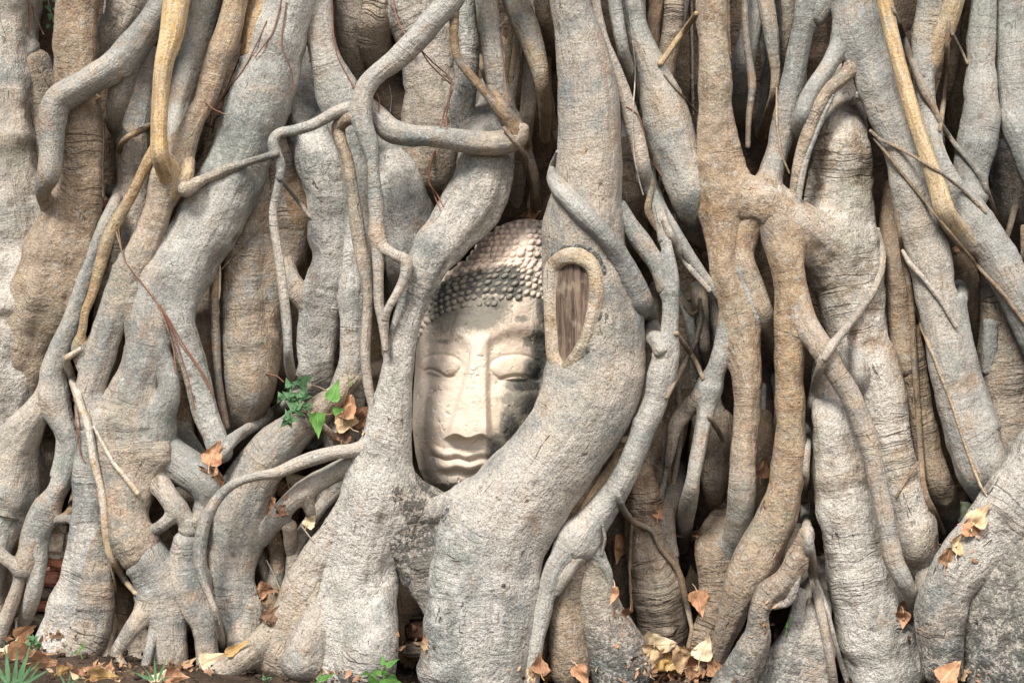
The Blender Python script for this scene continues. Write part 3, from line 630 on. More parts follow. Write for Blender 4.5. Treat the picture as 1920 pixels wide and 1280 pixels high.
R('RH4', 'root', 'q', 385, [(1494,1060,8),(1491,1095,9),(1478,1128,8),(1452,1135,7)], js='RH')
R('RH5', 'root', 'e', 330, [(1500,985,14),(1490,1030,16),(1480,1080,18)])
R('KC', 'root', 'we', 240, [(1672,350,14),(1668,430,20),(1678,490,22),(1684,560,22),(1690,630,22),(1702,690,18)])
R('KC2', 'root', 'we', 235, [(1703,620,18),(1715,700,24),(1726,780,28),(1739,850,29),(1757,900,27),(1776,950,28),(1786,995,22)], fl=.09)
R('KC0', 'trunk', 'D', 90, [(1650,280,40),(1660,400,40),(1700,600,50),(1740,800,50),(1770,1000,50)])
R('KG', 'buttress_root', 'bgb', 325, [(1588,-60,45),(1598,0,45),(1612,70,45),(1638,137,40),(1660,206,36),(1685,275,34),(1703,344,38),(1724,420,43),(1744,490,40),(1754,557,40),(1766,626,35),(1783,695,37),(1801,763,41),(1826,832,48),(1845,880,50),(1856,930,36),(1862,965,16)], fl=.07)
R('KH', 'root', 'GGGGGGe', 360, [(1650,-60,16),(1659,0,16),(1673,69,14),(1691,137,14),(1710,206,15),(1731,275,16),(1755,344,18),(1772,396,19),(1791,428,20),(1816,458,20)], fl=.05, lump=.6, label='smooth golden yellow root', je='KI')
R('KI', 'buttress_root', 'bg', 305, [(1742,225,16),(1752,275,18),(1770,325,22),(1797,372,28),(1830,420,36),(1865,470,37),(1895,530,36),(1930,600,38)], fl=.08)
R('KJ', 'root', 'beb', 270, [(1775,-60,32),(1757,0,34),(1742,50,31),(1732,100,22),(1733,160,18),(1740,215,16),(1746,250,15)], je='KI', fl=.08)
R('KJ2', 'root', 'o', 285, [(1800,-50,20),(1786,20,18),(1765,75,17),(1745,120,14)], je='KJ')
R('KK', 'aerial_root', 'v', 355, [(1674,15,4),(1690,60,6),(1705,100,7),(1720,140,8),(1735,175,9),(1752,205,7),(1765,235,5),(1790,270,5),(1820,305,6),(1840,330,7),(1855,370,6),(1866,405,5)])
R('KL', 'aerial_root', 'v', 368, [(1632,245,3),(1650,262,3),(1680,275,3),(1720,297,3),(1765,325,3),(1810,360,3),(1848,398,3)])
R('KL2', 'aerial_root', 'v', 372, [(1640,260,3),(1695,330,3),(1736,380,3),(1784,440,3.5),(1832,498,3.5),(1884,555,4),(1925,610,4)])
R('KM', 'aerial_root', 'v', 300, [(1778,40,4),(1775,130,4),(1768,200,5),(1762,245,4)])
R('KM2', 'aerial_root', 'v', 250, [(1785,65,4),(1800,90,3),(1815,120,3)])
R('KN', 'trunk', 'b', 270, [(1850,-60,22),(1846,0,22),(1840,70,25),(1838,150,27),(1841,210,35),(1832,262,38),(1820,320,32),(1828,370,22)], fl=.1)
R('KO', 'trunk', 'b', 255, [(1900,-60,32),(1895,50,34),(1903,130,38),(1905,200,36),(1925,270,28),(1945,340,28)], fl=.1)
R('KO2', 'root', 'b', 265, [(1886,195,10),(1896,230,18),(1915,280,18),(1935,330,16)], js='KO')
R('KP', 'trunk', 'ke', 190, [(1888,280,20),(1890,330,30),(1895,390,30),(1912,450,30)], fl=.25, lump=2)
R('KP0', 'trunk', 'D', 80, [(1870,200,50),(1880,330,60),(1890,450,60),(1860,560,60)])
R('KQ', 'trunk', 'd', 170, [(1802,-60,24),(1798,80,27),(1800,180,26),(1800,280,26),(1790,340,26)])
R('KS', 'trunk', 'wd', 200, [(1796,410,18),(1806,480,22),(1816,550,24),(1826,620,24),(1832,690,16)])
R('KS2', 'root', 'b', 240, [(1786,500,10),(1798,530,14),(1802,560,14),(1796,600,10)], je='KG')
R('KT', 'trunk', 'we', 235, [(1842,440,16),(1856,500,22),(1866,560,28),(1876,620,40),(1888,690,54),(1894,760,58),(1905,830,55),(1930,900,50)], fl=.1)
R('KT2', 'root', 'b', 245, [(1858,605,10),(1855,650,14),(1850,695,10)])
R('KU', 'root', 'b', 300, [(1795,560,14),(1806,620,15),(1818,680,16),(1832,740,20),(1846,800,26)], js='KG', je='KG')
R('KV', 'aerial_root', 'v', 300, [(1682,395,3),(1693,480,5),(1708,560,6),(1712,630,6),(1716,700,6),(1722,770,6),(1727,860,6),(1730,900,6),(1735,930,8),(1750,960,8),(1768,998,6)])
R('KV2', 'aerial_root', 'g', 368, [(1692,470,3),(1704,492,5),(1732,522,5),(1765,565,5),(1793,612,4)])
R('KV3', 'aerial_root', 'o', 378, [(1713,575,4),(1728,615,3),(1748,662,3),(1780,745,3),(1815,850,3),(1838,910,3),(1850,930,2)])
R('KV4', 'aerial_root', 'v', 330, [(1726,862,2),(1702,895,2.5),(1680,932,2)])
R('LR', 'buttress_root', 'pppk', 420, [(1990,800,60),(1950,875,62),(1912,932,60),(1868,992,58),(1820,1046,53),(1786,1090,48),(1766,1140,46),(1762,1190,45),(1768,1255,38)], fl=.08)
R('LR2', 'buttress_root', 'qk', 425, [(1960,960,70),(1915,1060,88),(1892,1150,92),(1876,1255,92)], fl=.10, lump=1.4)
R('LR3', 'root', 'e', 300, [(1745,1050,18),(1735,1110,22),(1725,1160,20),(1722,1220,18)])
R('LR4', 'root', 'w', 410, [(1958,1080,60),(1960,1180,70),(1960,1260,70)])
# beyond the frame, so that the mass of roots goes on to either side
for i_, (x_, r_, F_, s_) in enumerate([(-170,75,240,'e'),(-300,95,210,'q'),(-440,80,250,'w'),(-230,40,300,'b'),(2040,80,260,'e'),(2170,60,290,'b'),(2290,95,230,'q'),(2420,70,260,'w')]):
    R('X%d' % i_, 'trunk', s_, F_, [(x_,-200,r_*.8),(x_+15,150,r_),(x_-12,500,r_*.9),(x_+10,850,r_),(x_-10,1150,r_*1.1),(x_,1420,r_*1.3)], fl=.12, cont=False)

for i_ in range(24):  # backing trunks behind the gaps, shade put into their bark colour
    x_ = -120 + i_ * 94; lowy = 900 if x_ < 700 else 1100
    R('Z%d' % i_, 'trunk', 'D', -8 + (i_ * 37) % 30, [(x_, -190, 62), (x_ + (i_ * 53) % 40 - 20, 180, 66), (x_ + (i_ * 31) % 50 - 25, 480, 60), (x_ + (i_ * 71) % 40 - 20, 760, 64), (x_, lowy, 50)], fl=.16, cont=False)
# thinner hanging roots, one behind another, in the gaps
_rs = np.random.default_rng(21)
_gaps = [(1186,1300,11,150,250,-60,560),(1230,1345,10,130,230,420,960),(1412,1500,7,130,230,-60,340),(1425,1470,3,90,180,560,1000),(1655,1705,5,130,215,280,860),(968,1036,6,120,200,-60,400),(1770,1835,6,150,240,-60,440),
         (1790,1880,6,140,210,420,820),(1120,1180,4,160,230,-60,420),(680,730,3,120,170,520,800),(520,560,3,120,170,420,720),(355,420,4,110,160,430,800),(190,240,4,90,150,-60,420),(1160,1260,5,120,200,820,1180),(440,470,2,90,150,80,300),(930,1000,4,130,190,60,340),(1880,1920,3,200,240,380,560)]
_n = 0
for x0_, x1_, cnt_, d0_, d1_, y0_, y1_ in _gaps:
    for k_ in range(cnt_):
        x_ = x0_ + (k_ + _rs.uniform(.1, .9)) / cnt_ * (x1_ - x0_); ln_ = (y1_ - y0_) * _rs.uniform(.55, 1.0); ya_ = y0_ + (0 if y0_ < 0 else _rs.uniform(0, (y1_ - y0_) * .3)); yb_ = min(ya_ + ln_, y1_ + 30)
        n_ = max(4, int((yb_ - ya_) / 75)); r_ = _rs.choice([4, 6, 9, 13, 18], p=[.25, .25, .22, .18, .10]); dx_ = _rs.uniform(-.16, .16)
        pts_ = [(x_ + dx_ * (t_ * (yb_ - ya_)) + _rs.uniform(-9, 9), ya_ + t_ * (yb_ - ya_), r_ * _rs.uniform(.85, 1.15) * (.6 if t_ > .95 else 1)) for t_ in np.linspace(0, 1, n_)]
        R('F%d' % _n, 'hanging_root', _rs.choice(list('gbetwvoe')), _rs.uniform(d0_, d1_) - 45, pts_); _n += 1
# fine reddish rootlets and dry strands
RL = [
 ('r',288,[(532,-30),(524,20),(512,62),(495,85),(478,108)]), ('r',292,[(537,5),(529,60),(528,88),(540,115),(548,140),(550,172)]),
 ('r',225,[(735,-20),(740,20),(748,45),(762,68)]), ('r',262,[(622,-10),(625,70),(632,105),(650,140),(664,165)]),
 ('r',250,[(790,95),(812,118),(836,138),(848,150)]), ('r',250,[(786,90),(805,120),(830,145),(846,156)]),
 ('r',260,[(846,160),(840,190),(832,215),(826,240)]), ('r',262,[(842,195),(836,220),(838,242)]),
 ('r',255,[(815,282),(806,315),(804,345),(818,362),(832,388)]), ('r',257,[(812,285),(802,330),(812,360),(826,395)]),
 ('r',300,[(500,40),(485,75),(468,110),(450,140),(430,165),(415,190)]), ('r',280,[(462,70),(445,120),(425,165),(402,205),(396,235)]),
 ('r',270,[(385,192),(400,205),(422,215)]),
 ('r',330,[(222,430),(228,470),(236,492),(258,520),(285,555),(312,595),(335,640),(372,690),(400,740)]),
 ('t',332,[(218,435),(232,485),(252,512),(280,545),(305,590),(322,640),(345,700),(358,755),(368,790)]),
 ('r',328,[(300,570),(330,640),(352,705),(365,765)]), ('r',328,[(312,590),(350,655),(385,705),(402,745)]),
 ('r',326,[(286,552),(310,600),(326,655),(330,700)]),
 ('r',330,[(145,665),(140,700),(132,722),(140,760),(145,810),(150,850),(160,868)]),
 ('r',330,[(142,690),(135,730),(150,790),(146,830)]),
 ('r',345,[(1003,545),(1005,580),(1012,600),(1016,625)]), ('r',345,[(996,505),(1000,550),(1008,590),(1014,620)]),
 ('r',340,[(978,582),(982,570),(994,556),(999,545)]),
 ('r',210,[(54,-20),(56,30),(52,62)]), ('v',200,[(60,10),(70,40),(82,65)]),
 ('v',250,[(193,215),(194,260),(192,320),(193,370)]), ('v',262,[(232,400),(226,430),(224,460)]),
 ('r',300,[(943,55),(938,80),(944,120),(948,160),(952,200)]), ('v',300,[(935,52),(946,40),(952,34)]),
 ('g',356,[(1178,10),(1184,60),(1191,120),(1190,165),(1187,200),(1186,250),(1190,300),(1200,345),(1206,365)]),
 ('r',352,[(1175,200),(1198,215),(1210,260),(1222,300),(1240,330)]),
 ('v',240,[(985,270),(980,300),(984,330)]), ('v',330,[(405,1140),(412,1170)]),
 ('v',345,[(204,1052),(212,1080),(220,1120),(222,1165)]), ('v',345,[(208,1060),(218,1100),(216,1150),(212,1185)]),
 ('r',250,[(498,700),(520,705),(532,716)]), ('v',300,[(565,985),(580,1005),(590,1018)]), ('v',260,[(500,1050),(515,1080),(528,1112)]),
 ('v',270,[(585,722),(600,726),(612,732)]),
 ('r',322,[(706,175),(712,190),(710,210)]), ('v',262,[(730,160),(735,185),(732,210)]),
 ('v',268,[(415,505),(440,478),(470,446),(500,412)]),
]
for i_, (s_, F_, p_) in enumerate(RL):
    R('rl%d' % i_, 'rootlet', s_, F_, [(a, b, 1.35) for a, b in p_], lump=.3, fl=.02, cont=False)

# one pale stripped root hanging free in front at the left
R('PV', 'aerial_root', 'P', 350, [(150,655,5),(136,664,6),(124,672,7),(130,695,8),(140,725,8),(150,760,8),(164,795,8),(171,830,8),(176,865,8),(188,910,7),(194,950,7),(197,990,8),(205,1035,9),(218,1060,9),(236,1090,6),(254,1112,4)], lump=.5, label='pale peeled hanging root')
R('PV2', 'aerial_root', 'P', 342, [(176,800,3),(196,838,4),(214,870,4),(235,895,5),(258,925,5)], lump=.5)
R('PV3', 'aerial_root', 'P', 338, [(206,1040,3),(218,1062,4),(234,1088,4),(250,1108,3)], lump=.5)
# ------------------------------------------------------------------ build the tree
DRAPE = dict(KK=.5, KL=.6, KL2=.6, KV=.5, KV2=.6, KV3=.5, KV4=.6, RE=.5, RD=.4, RD2=.5, DH=.6, ID1=.6, ID2=.6, PV=.7, PV2=.6, PV3=.6, K9b=.6, K2b=.6,
             EV=.25, DG=.45, KM=.6, KM2=.6, TW=.6, TW2=.6, TW3=.6, GE=.6, HT5=.6, HT6=.6, HT7=.6, HT2=.4, HBd=.5, C9=.35, ID4=.4, ID5=.5, DP=None)
def view_depth(x, y, dg):
    """depth (mm towards the camera) of whatever surface the photo's line of sight meets, else None"""
    o = Vector((0, -CAM_D, CAM_Z)); d = Vector(((x - 960) / 1000., CAM_D, (640 - y) / 1000.)).normalized()
    hit, loc, nor, *_ = S.ray_cast(dg, o, d)
    return -loc.y * 1000. if hit else None
sink_ends()
prepare()
tree = empty('fig_tree', (0, 0, 0))
tag(tree, 'huge strangler fig whose tangled grey roots cover the whole wall and hold the stone head', 'tree')
mr = NT('red_rootlet'); REDROOT = mr.fin(mr.mix(mr.noise(mr.n('NewGeometry').outputs['Position'], 40, 3, .6), (.13, .055, .035), (.24, .12, .08)), .7)
def place(r):
    o = link(r['name'], build_root(r), REDROOT if r['name'] == 'rootlet' and r['sty'] == 'r' else BARK, tree); r['obj'] = o
    if r['label']: o['label'] = r['label']
late = [r for r in ROOTS if r['name'] == 'rootlet' or DRAPE.get(r['key'])]
for r in ROOTS:
    if r not in late: place(r)
bpy.context.view_layer.update()
DG = bpy.context.evaluated_depsgraph_get()
def drape(r, frac):
    p = r['p']; n = 40 if len(p) < 8 else 90
    u = np.linspace(0, len(p) - 1, n); ii = np.arange(len(p))
    x, y, rr_ = [np.interp(u, ii, p[:, k]) for k in (0, 1, 2)]
    f0 = np.interp(u, ii, p[:, 3] + p[:, 2])
    dd = np.array([v if v is not None else np.nan for v in (view_depth(a, b, DG) for a, b in zip(x, y))])
    ok = ~np.isnan(dd); dd = np.where(ok, dd, f0 - 20) if not ok.any() else np.interp(u, u[ok], dd[ok])
    L = np.r_[0, np.cumsum(np.hypot(np.diff(x), np.diff(y)))]
    win = 22.0
    env = np.array([dd[np.abs(L - L[i]) < win].max() for i in range(n)])
    for _ in range(3):
        env = np.array([np.average(env, weights=np.exp(-((L - L[i]) / 14.) ** 2)) for i in range(n)])
    env = np.maximum(env, dd)
    c = env + frac * rr_
    sel = np.linspace(0, n - 1, len(p) * 3).astype(int)
    r['p'] = np.stack([x[sel], y[sel], rr_[sel], c[sel]], 1)
for r in late: drape(r, DRAPE.get(r['key']) or .6)
js_save = [(r['js'], r['je']) for r in ROOTS]
for r in ROOTS: r['js'] = r['je'] = None
_all, ROOTS[:] = list(ROOTS), late
prepare()
ROOTS[:] = _all
for r, (a, b) in zip(ROOTS, js_save): r['js'], r['je'] = a, b
for r in late: place(r)

# sink the bark of the great root inside the old cut
def in_poly(x, y, P):
    c = np.zeros(len(x), bool); n = len(P)
    for i in range(n):
        (x1, y1), (x2, y2) = P[i], P[(i + 1) % n]
        c ^= ((y1 > y) != (y2 > y)) & (x < (x2 - x1) * (y - y1) / (y2 - y1 + 1e-9) + x1)
    return c
# the healed cut on the great root: a rolled lip of callus round bare wood, with a crusty outer rim
E_obj = RK['E']['obj']
loop = [(1040,497),(1034,530),(1033,580),(1036,630),(1040,668),(1056,690),(1076,678),(1093,648),(1107,610),(1117,570),(1119,530),(1110,498),(1089,481),(1062,481)]
_me = E_obj.data; _co = np.zeros(len(_me.vertices) * 3, np.float32); _me.vertices.foreach_get('co', _co); _co = _co.reshape(-1, 3)
_px = _co[:, 0] * 1000 * CAM_D / (CAM_D + _co[:, 1]) + 960; _py = 640 - (_co[:, 2] - CAM_Z) * 1000 * CAM_D / (CAM_D + _co[:, 1])
_in = in_poly(_px, _py, loop) & (_co[:, 1] < -.30)
_A = lambda x, y: np.stack([np.ones_like(x), (x - 1076) / 50, (y - 585) / 100, ((x - 1076) / 50) ** 2, ((y - 585) / 100) ** 2, (x - 1076) * (y - 585) / 5000], 1)
_fit = np.linalg.lstsq(_A(_px[_in], _py[_in]), -_co[_in, 1] * 1000, rcond=None)[0]
_co[_in, 1] += .020; _me.vertices.foreach_set('co', _co.ravel()); _me.update()
_near = (_px > 1000) & (_px < 1150) & (_py > 440) & (_py < 730) & ~_in & (_co[:, 1] < -.25)
def closed_tube(name, pts, rfun, sty, off, parent, m=20, seed=0):
    P = np.array(pts, float); k = len(P); u = np.linspace(0, k, 260, endpoint=False)
    def cr(u):
        i = np.floor(u).astype(int); t = (u - i)[:, None]; a, b, c, d = [P[(i + o_) % k] for o_ in (-1, 0, 1, 2)]
        return .5 * ((2 * b) + (-a + c) * t + (2 * a - 5 * b + 4 * c - d) * t**2 + (-a + 3 * b - 3 * c + d) * t**3)
    q = cr(u); n = len(q)
    dep = _A(q[:, 0], q[:, 1]) @ _fit
    for _ in range(12): dep = (np.roll(dep, 1) + dep + np.roll(dep, -1)) / 3
    C = W(q[:, 0], q[:, 1], dep + off)
    T = np.roll(C, -1, 0) - np.roll(C, 1, 0); T /= np.linalg.norm(T, axis=1)[:, None]
    Nn = np.array([0, -1., 0]) - (T @ np.array([0, -1., 0]))[:, None] * T; Nn /= np.linalg.norm(Nn, axis=1)[:, None]
    B_ = np.cross(T, Nn); th = np.linspace(0, 2 * math.pi, m, endpoint=False)
    rr_ = np.array([rfun(t_) for t_ in u / k]) / 1000.
    ln = np.cumsum(np.r_[0, np.linalg.norm(np.diff(C, axis=0), axis=1)])
    dirs = Nn[:, None] * np.cos(th)[None, :, None] + B_[:, None] * np.sin(th)[None, :, None]
    flat = Nn[:, None] * np.cos(th)[None, :, None] * .62 + B_[:, None] * np.sin(th)[None, :, None]
    V = (C[:, None] + flat * rr_[:, None, None]).reshape(-1, 3)
    V += dirs.reshape(-1, 3) * (fbm(V * 45, 40 + seed, 3) * (.0012 if sty != 'k' else .003))[:, None]
    i = np.arange(n)[:, None]; j = np.arange(m)[None]; i2 = (i + 1) % n; j2 = (j + 1) % m
    F = np.stack([i * m + j, i * m + j2, i2 * m + j2, i2 * m + j], -1).reshape(-1, 4)
    me = np_mesh(name, V, F)
    attr(me, 'bark', np.stack([np.tile(np.cos(th), n) * .012, np.tile(np.sin(th), n) * .012, np.repeat(ln, m)], 1), 'FLOAT_VECTOR')
    for nme, v in zip(('tan', 'gold', 'wrinkle', 'lichen', 'pale', 'rough', 'dark'), STY[sty]): attr(me, nme, np.full(n * m, v))
    return link(name, me, BARK, parent)
STY['c'] = (.7, .50, .16, 0, .60, .3, 0)
closed_tube('callus_ring', loop, lambda t: 13 + 1.6 * math.sin(t * 6.28 + 2) + .9 * math.sin(t * 31), 'c', -3, E_obj)['label'] = 'golden rolled lip of healed bark around an oval cut'
cx_, cy_ = 1076, 585
rim = [(cx_ + (a - cx_) * 1.20 + (4 if a > cx_ else 4), cy_ + (b - cy_) * 1.16) for a, b in loop]
closed_tube('bark_rim', rim, lambda t: 4.5 + 1.8 * math.sin(t * 40) * math.sin(t * 91), 'k', -2.5, E_obj, 12, 3)
def bare_wood():
    c = np.array([1074., 583.]); P = np.array(loop, float)
    nr_, na = 14, 72; V = []; uv = []
    ang = np.linspace(0, 2 * math.pi, na, endpoint=False)
    k = len(P); u = np.linspace(0, k, na, endpoint=False); i = np.floor(u).astype(int); t = (u - i)[:, None]
    B = P[i] * (1 - t) + P[(i + 1) % k] * t
    for a in np.linspace(0.02, 1, nr_):
        for b in B:
            q = c + (b - c) * a; V.append((q[0], q[1]))
    V = np.array(V); dd = _A(V[:, 0], V[:, 1]) @ _fit - 6.5
    Pw = W(V[:, 0], V[:, 1], dd)
    F = []
    for r_ in range(nr_ - 1):
        for j in range(na):
            j2 = (j + 1) % na; F.append([r_ * na + j, r_ * na + j2, (r_ + 1) * na + j2, (r_ + 1) * na + j])
    Pw[:, 1] -= fbm(Pw * np.array([240, 1, 14]), 50, 3) * .0030
    return np_mesh('bare_wood', Pw, np.array(F))
mw = NT('bare_wood'); P_ = mw.n('NewGeometry').outputs['Position']
g1 = mw.noise(mw.vmul(P_, (150, 20, 12)), 1, 4, .65, .4); g2 = mw.noise(mw.vmul(P_, (420, 60, 22)), 1, 3, .6); g3 = mw.noise(P_, 38, 4, .6)
cw = mw.mix(mw.step(g1, .35, .65), (.075, .052, .040), (.23, .165, .12)); cw = mw.mix(mw.step(g3, .5, .68, 0, .55), cw, (.36, .30, .22)); cw = mw.mix(mw.step(g2, .3, .5, .6, 0), cw, (.045, .026, .022))
mw.fin(cw, .8, mw.bump(mw.math('ADD', g1, g2), .003, .9), .2)
link('bare_wood', bare_wood(), mw.m, E_obj)['label'] = 'brown oval of dry bare wood inside the callus ring'
# ------------------------------------------------------------------ the stone head
HY = [410,413,418,430,450,470,488,500,515,535,560,600,660,740,800,850,880,905,925,936,941]
HL = [985,968,950,930,908,892,878,855,832,808,792,784,780,775,773,779,786,798,814,832,850]
HR = [990,1008,1022,1036,1047,1053,1058,1062,1066,1069,1069,1066,1061,1050,1034,1010,985,950,915,885,860]
HD = [4,22,42,70,90,102,108,114,122,130,138,143,146,142,135,124,112,94,66,38,8]
HC = 118.0
def midline(y): return np.interp(y, [412, 490, 560, 640, 720, 820, 860, 940], [968, 946, 926, 903, 891, 877, 872, 862])
def g(d, w): return np.exp(-(d / w) ** 2)
def sst(x, a, b):
    t = np.clip((x - a) / (b - a), 0, 1); return t * t * (3 - 2 * t)
def face_relief(x, y):
    """millimetres of carving standing out towards the viewer"""
    m = midline(y); dx = x - m; h = np.zeros_like(x)
    # nose: flat-fronted wedge, cut off square underneath
    t = np.clip((y - 625) / 195., 0, 1)
    hw = 8 + 31 * t ** 1.25; foot = hw + 10 - 2 * t
    H = (6 + 26 * t ** 1.1)
    prof = (1 - sst(np.abs(dx), hw * .86, foot)) * (1 - .20 * np.clip(np.abs(dx) / hw, 0, 1) ** 1.2)
    below = 1 - sst(y, 816 + 3.5 * np.cos(dx / 7.5), 823 + 3.5 * np.cos(dx / 7.5))
    above = sst(y, 590, 650)
    h += H * prof * below * above
    # wings
    for s_ in (-1, 1): h += 3 * g(dx - s_ * 33, 9) * g(y - 803, 17) * below
    # brow bone: arcs springing from the nose root; eye sockets sunk under them
    for s_, cx, rx in ((-1, 834, 48), (1, 968, 62)):
        u = (x - cx) / rx
        by = 636 - 24 * np.sqrt(np.clip(1 - (u * .92) ** 2, 0, 1)) + 16 * np.clip(-s_ * u, 0, 1.4) ** 2
        side = sst(-s_ * (x - cx), -rx * 1.25, -rx * .7) if False else 1.0
        near = 1 - sst(np.abs(u), .95, 1.25)
        h += (2.2 if s_ < 0 else 4.2) * g(y - by, 14) * near
        h -= 5.0 * sst(y, by + 2, by + 30) * (1 - sst(y, 712, 752)) * (1 - sst(np.abs(u), .62, 1.08))
    for cx, cy, rx, ry, hh in ((826, 685, 37, 20, 8.5), (966, 690, 46, 24, 11)):
        e = ((x - cx) / rx) ** 2 + ((y - cy) / ry) ** 2
        h += hh * np.sqrt(np.clip(1 - e, 0, 1)) ** 1.2 * (y < 1e9)
        h -= 1.6 * g(np.sqrt(e) - 1.06, .10) * (y < cy + 8)
    # closed slits, gently bowed
    sl = 697 + 6.5 * np.sin((x - 796) / 60. * 2.6 + .2) ; h -= 6.0 * g(y - (694 + 10 * ((x - 797) / 56.) - 4 * np.sin((x - 797) / 56. * 6.28)), 2.6) * sst(x, 793, 802) * (1 - sst(x, 848, 856))
    h -= 6.5 * g(y - (711 - 7 * np.sin(np.clip((x - 934) / 74., 0, 1) * 3.14)), 2.8) * sst(x, 932, 940) * (1 - sst(x, 1004, 1016))
    h += 3.0 * g(y - 722, 10) * (g(x - 828, 30) + g(x - 970, 34))
    # cheeks and the fold beside the nose
    h += 9 * g(x - 812, 34) * g(y - 785, 48) + 11 * g(x - 952, 36) * g(y - 785, 50)
    # mouth
    mc = 869.; u = (x - mc) / 64.
    env = np.clip(1 - u ** 4, 0, 1) ** .7
    h += 7 * g(x - mc, 50) * g(y - 862, 34)                      # muzzle
    lipline = 861 - 4.5 * np.clip(np.abs(u), 0, 1) ** 1.6 + 2.2 * np.sin(u * 9)
    h += 9.0 * g(y - (lipline - 10 + 2.5 * g(u, .15)), 8.6) * env
    h += 10.0 * g(y - (lipline + 12.5), 9.2) * np.clip(1 - (u / .86) ** 4, 0, 1) ** .7
    h -= 4.6 * g(y - lipline, 2.0) * sst(x, 806, 816) * (1 - sst(x, 925, 938))
    h -= 2.4 * g(y - (lipline - 21), 3.2) * env
    h -= 6 * g(x - 811, 7) * g(y - 854, 8) + 4 * g(x - 928, 7) * g(y - 852, 8)
    h -= 3.0 * g(dx, 8) * sst(y, 826, 832) * (1 - sst(y, 838, 848))
    h -= 8.0 * g(y - (lipline + 27), 6.0) * g(x - 868, 36)
    h += 12 * g(x - 864, 30) * g(y - 905, 20)                    # chin
    h += 4 * g(x - 925, 90) * g(y - 590, 40)                     # forehead
    return h
def skull(phi, y, carve=True, off=0.0):
    xl, xr, dp = np.interp(y, HY, HL), np.interp(y, HY, HR), np.interp(y, HY, HD)
    c, w = (xl + xr) / 2, (xr - xl) / 2
    sp, cp = np.sin(phi), np.cos(phi)
    x = c + w * np.sign(sp) * np.abs(sp) ** .92
    d = HC + dp * np.sign(cp) * np.abs(cp) ** .80
    if carve: d = d + face_relief(x, y) * sst(cp, .02, .30) * (y > 560) + face_relief(x, y) * sst(cp, .02, .30) * (y <= 560) * sst(y, 530, 560)
    n = np.stack([sp, cp], -1)
    return x + sp * off, y, d + cp * off
HY2 = np.array(HY, float)
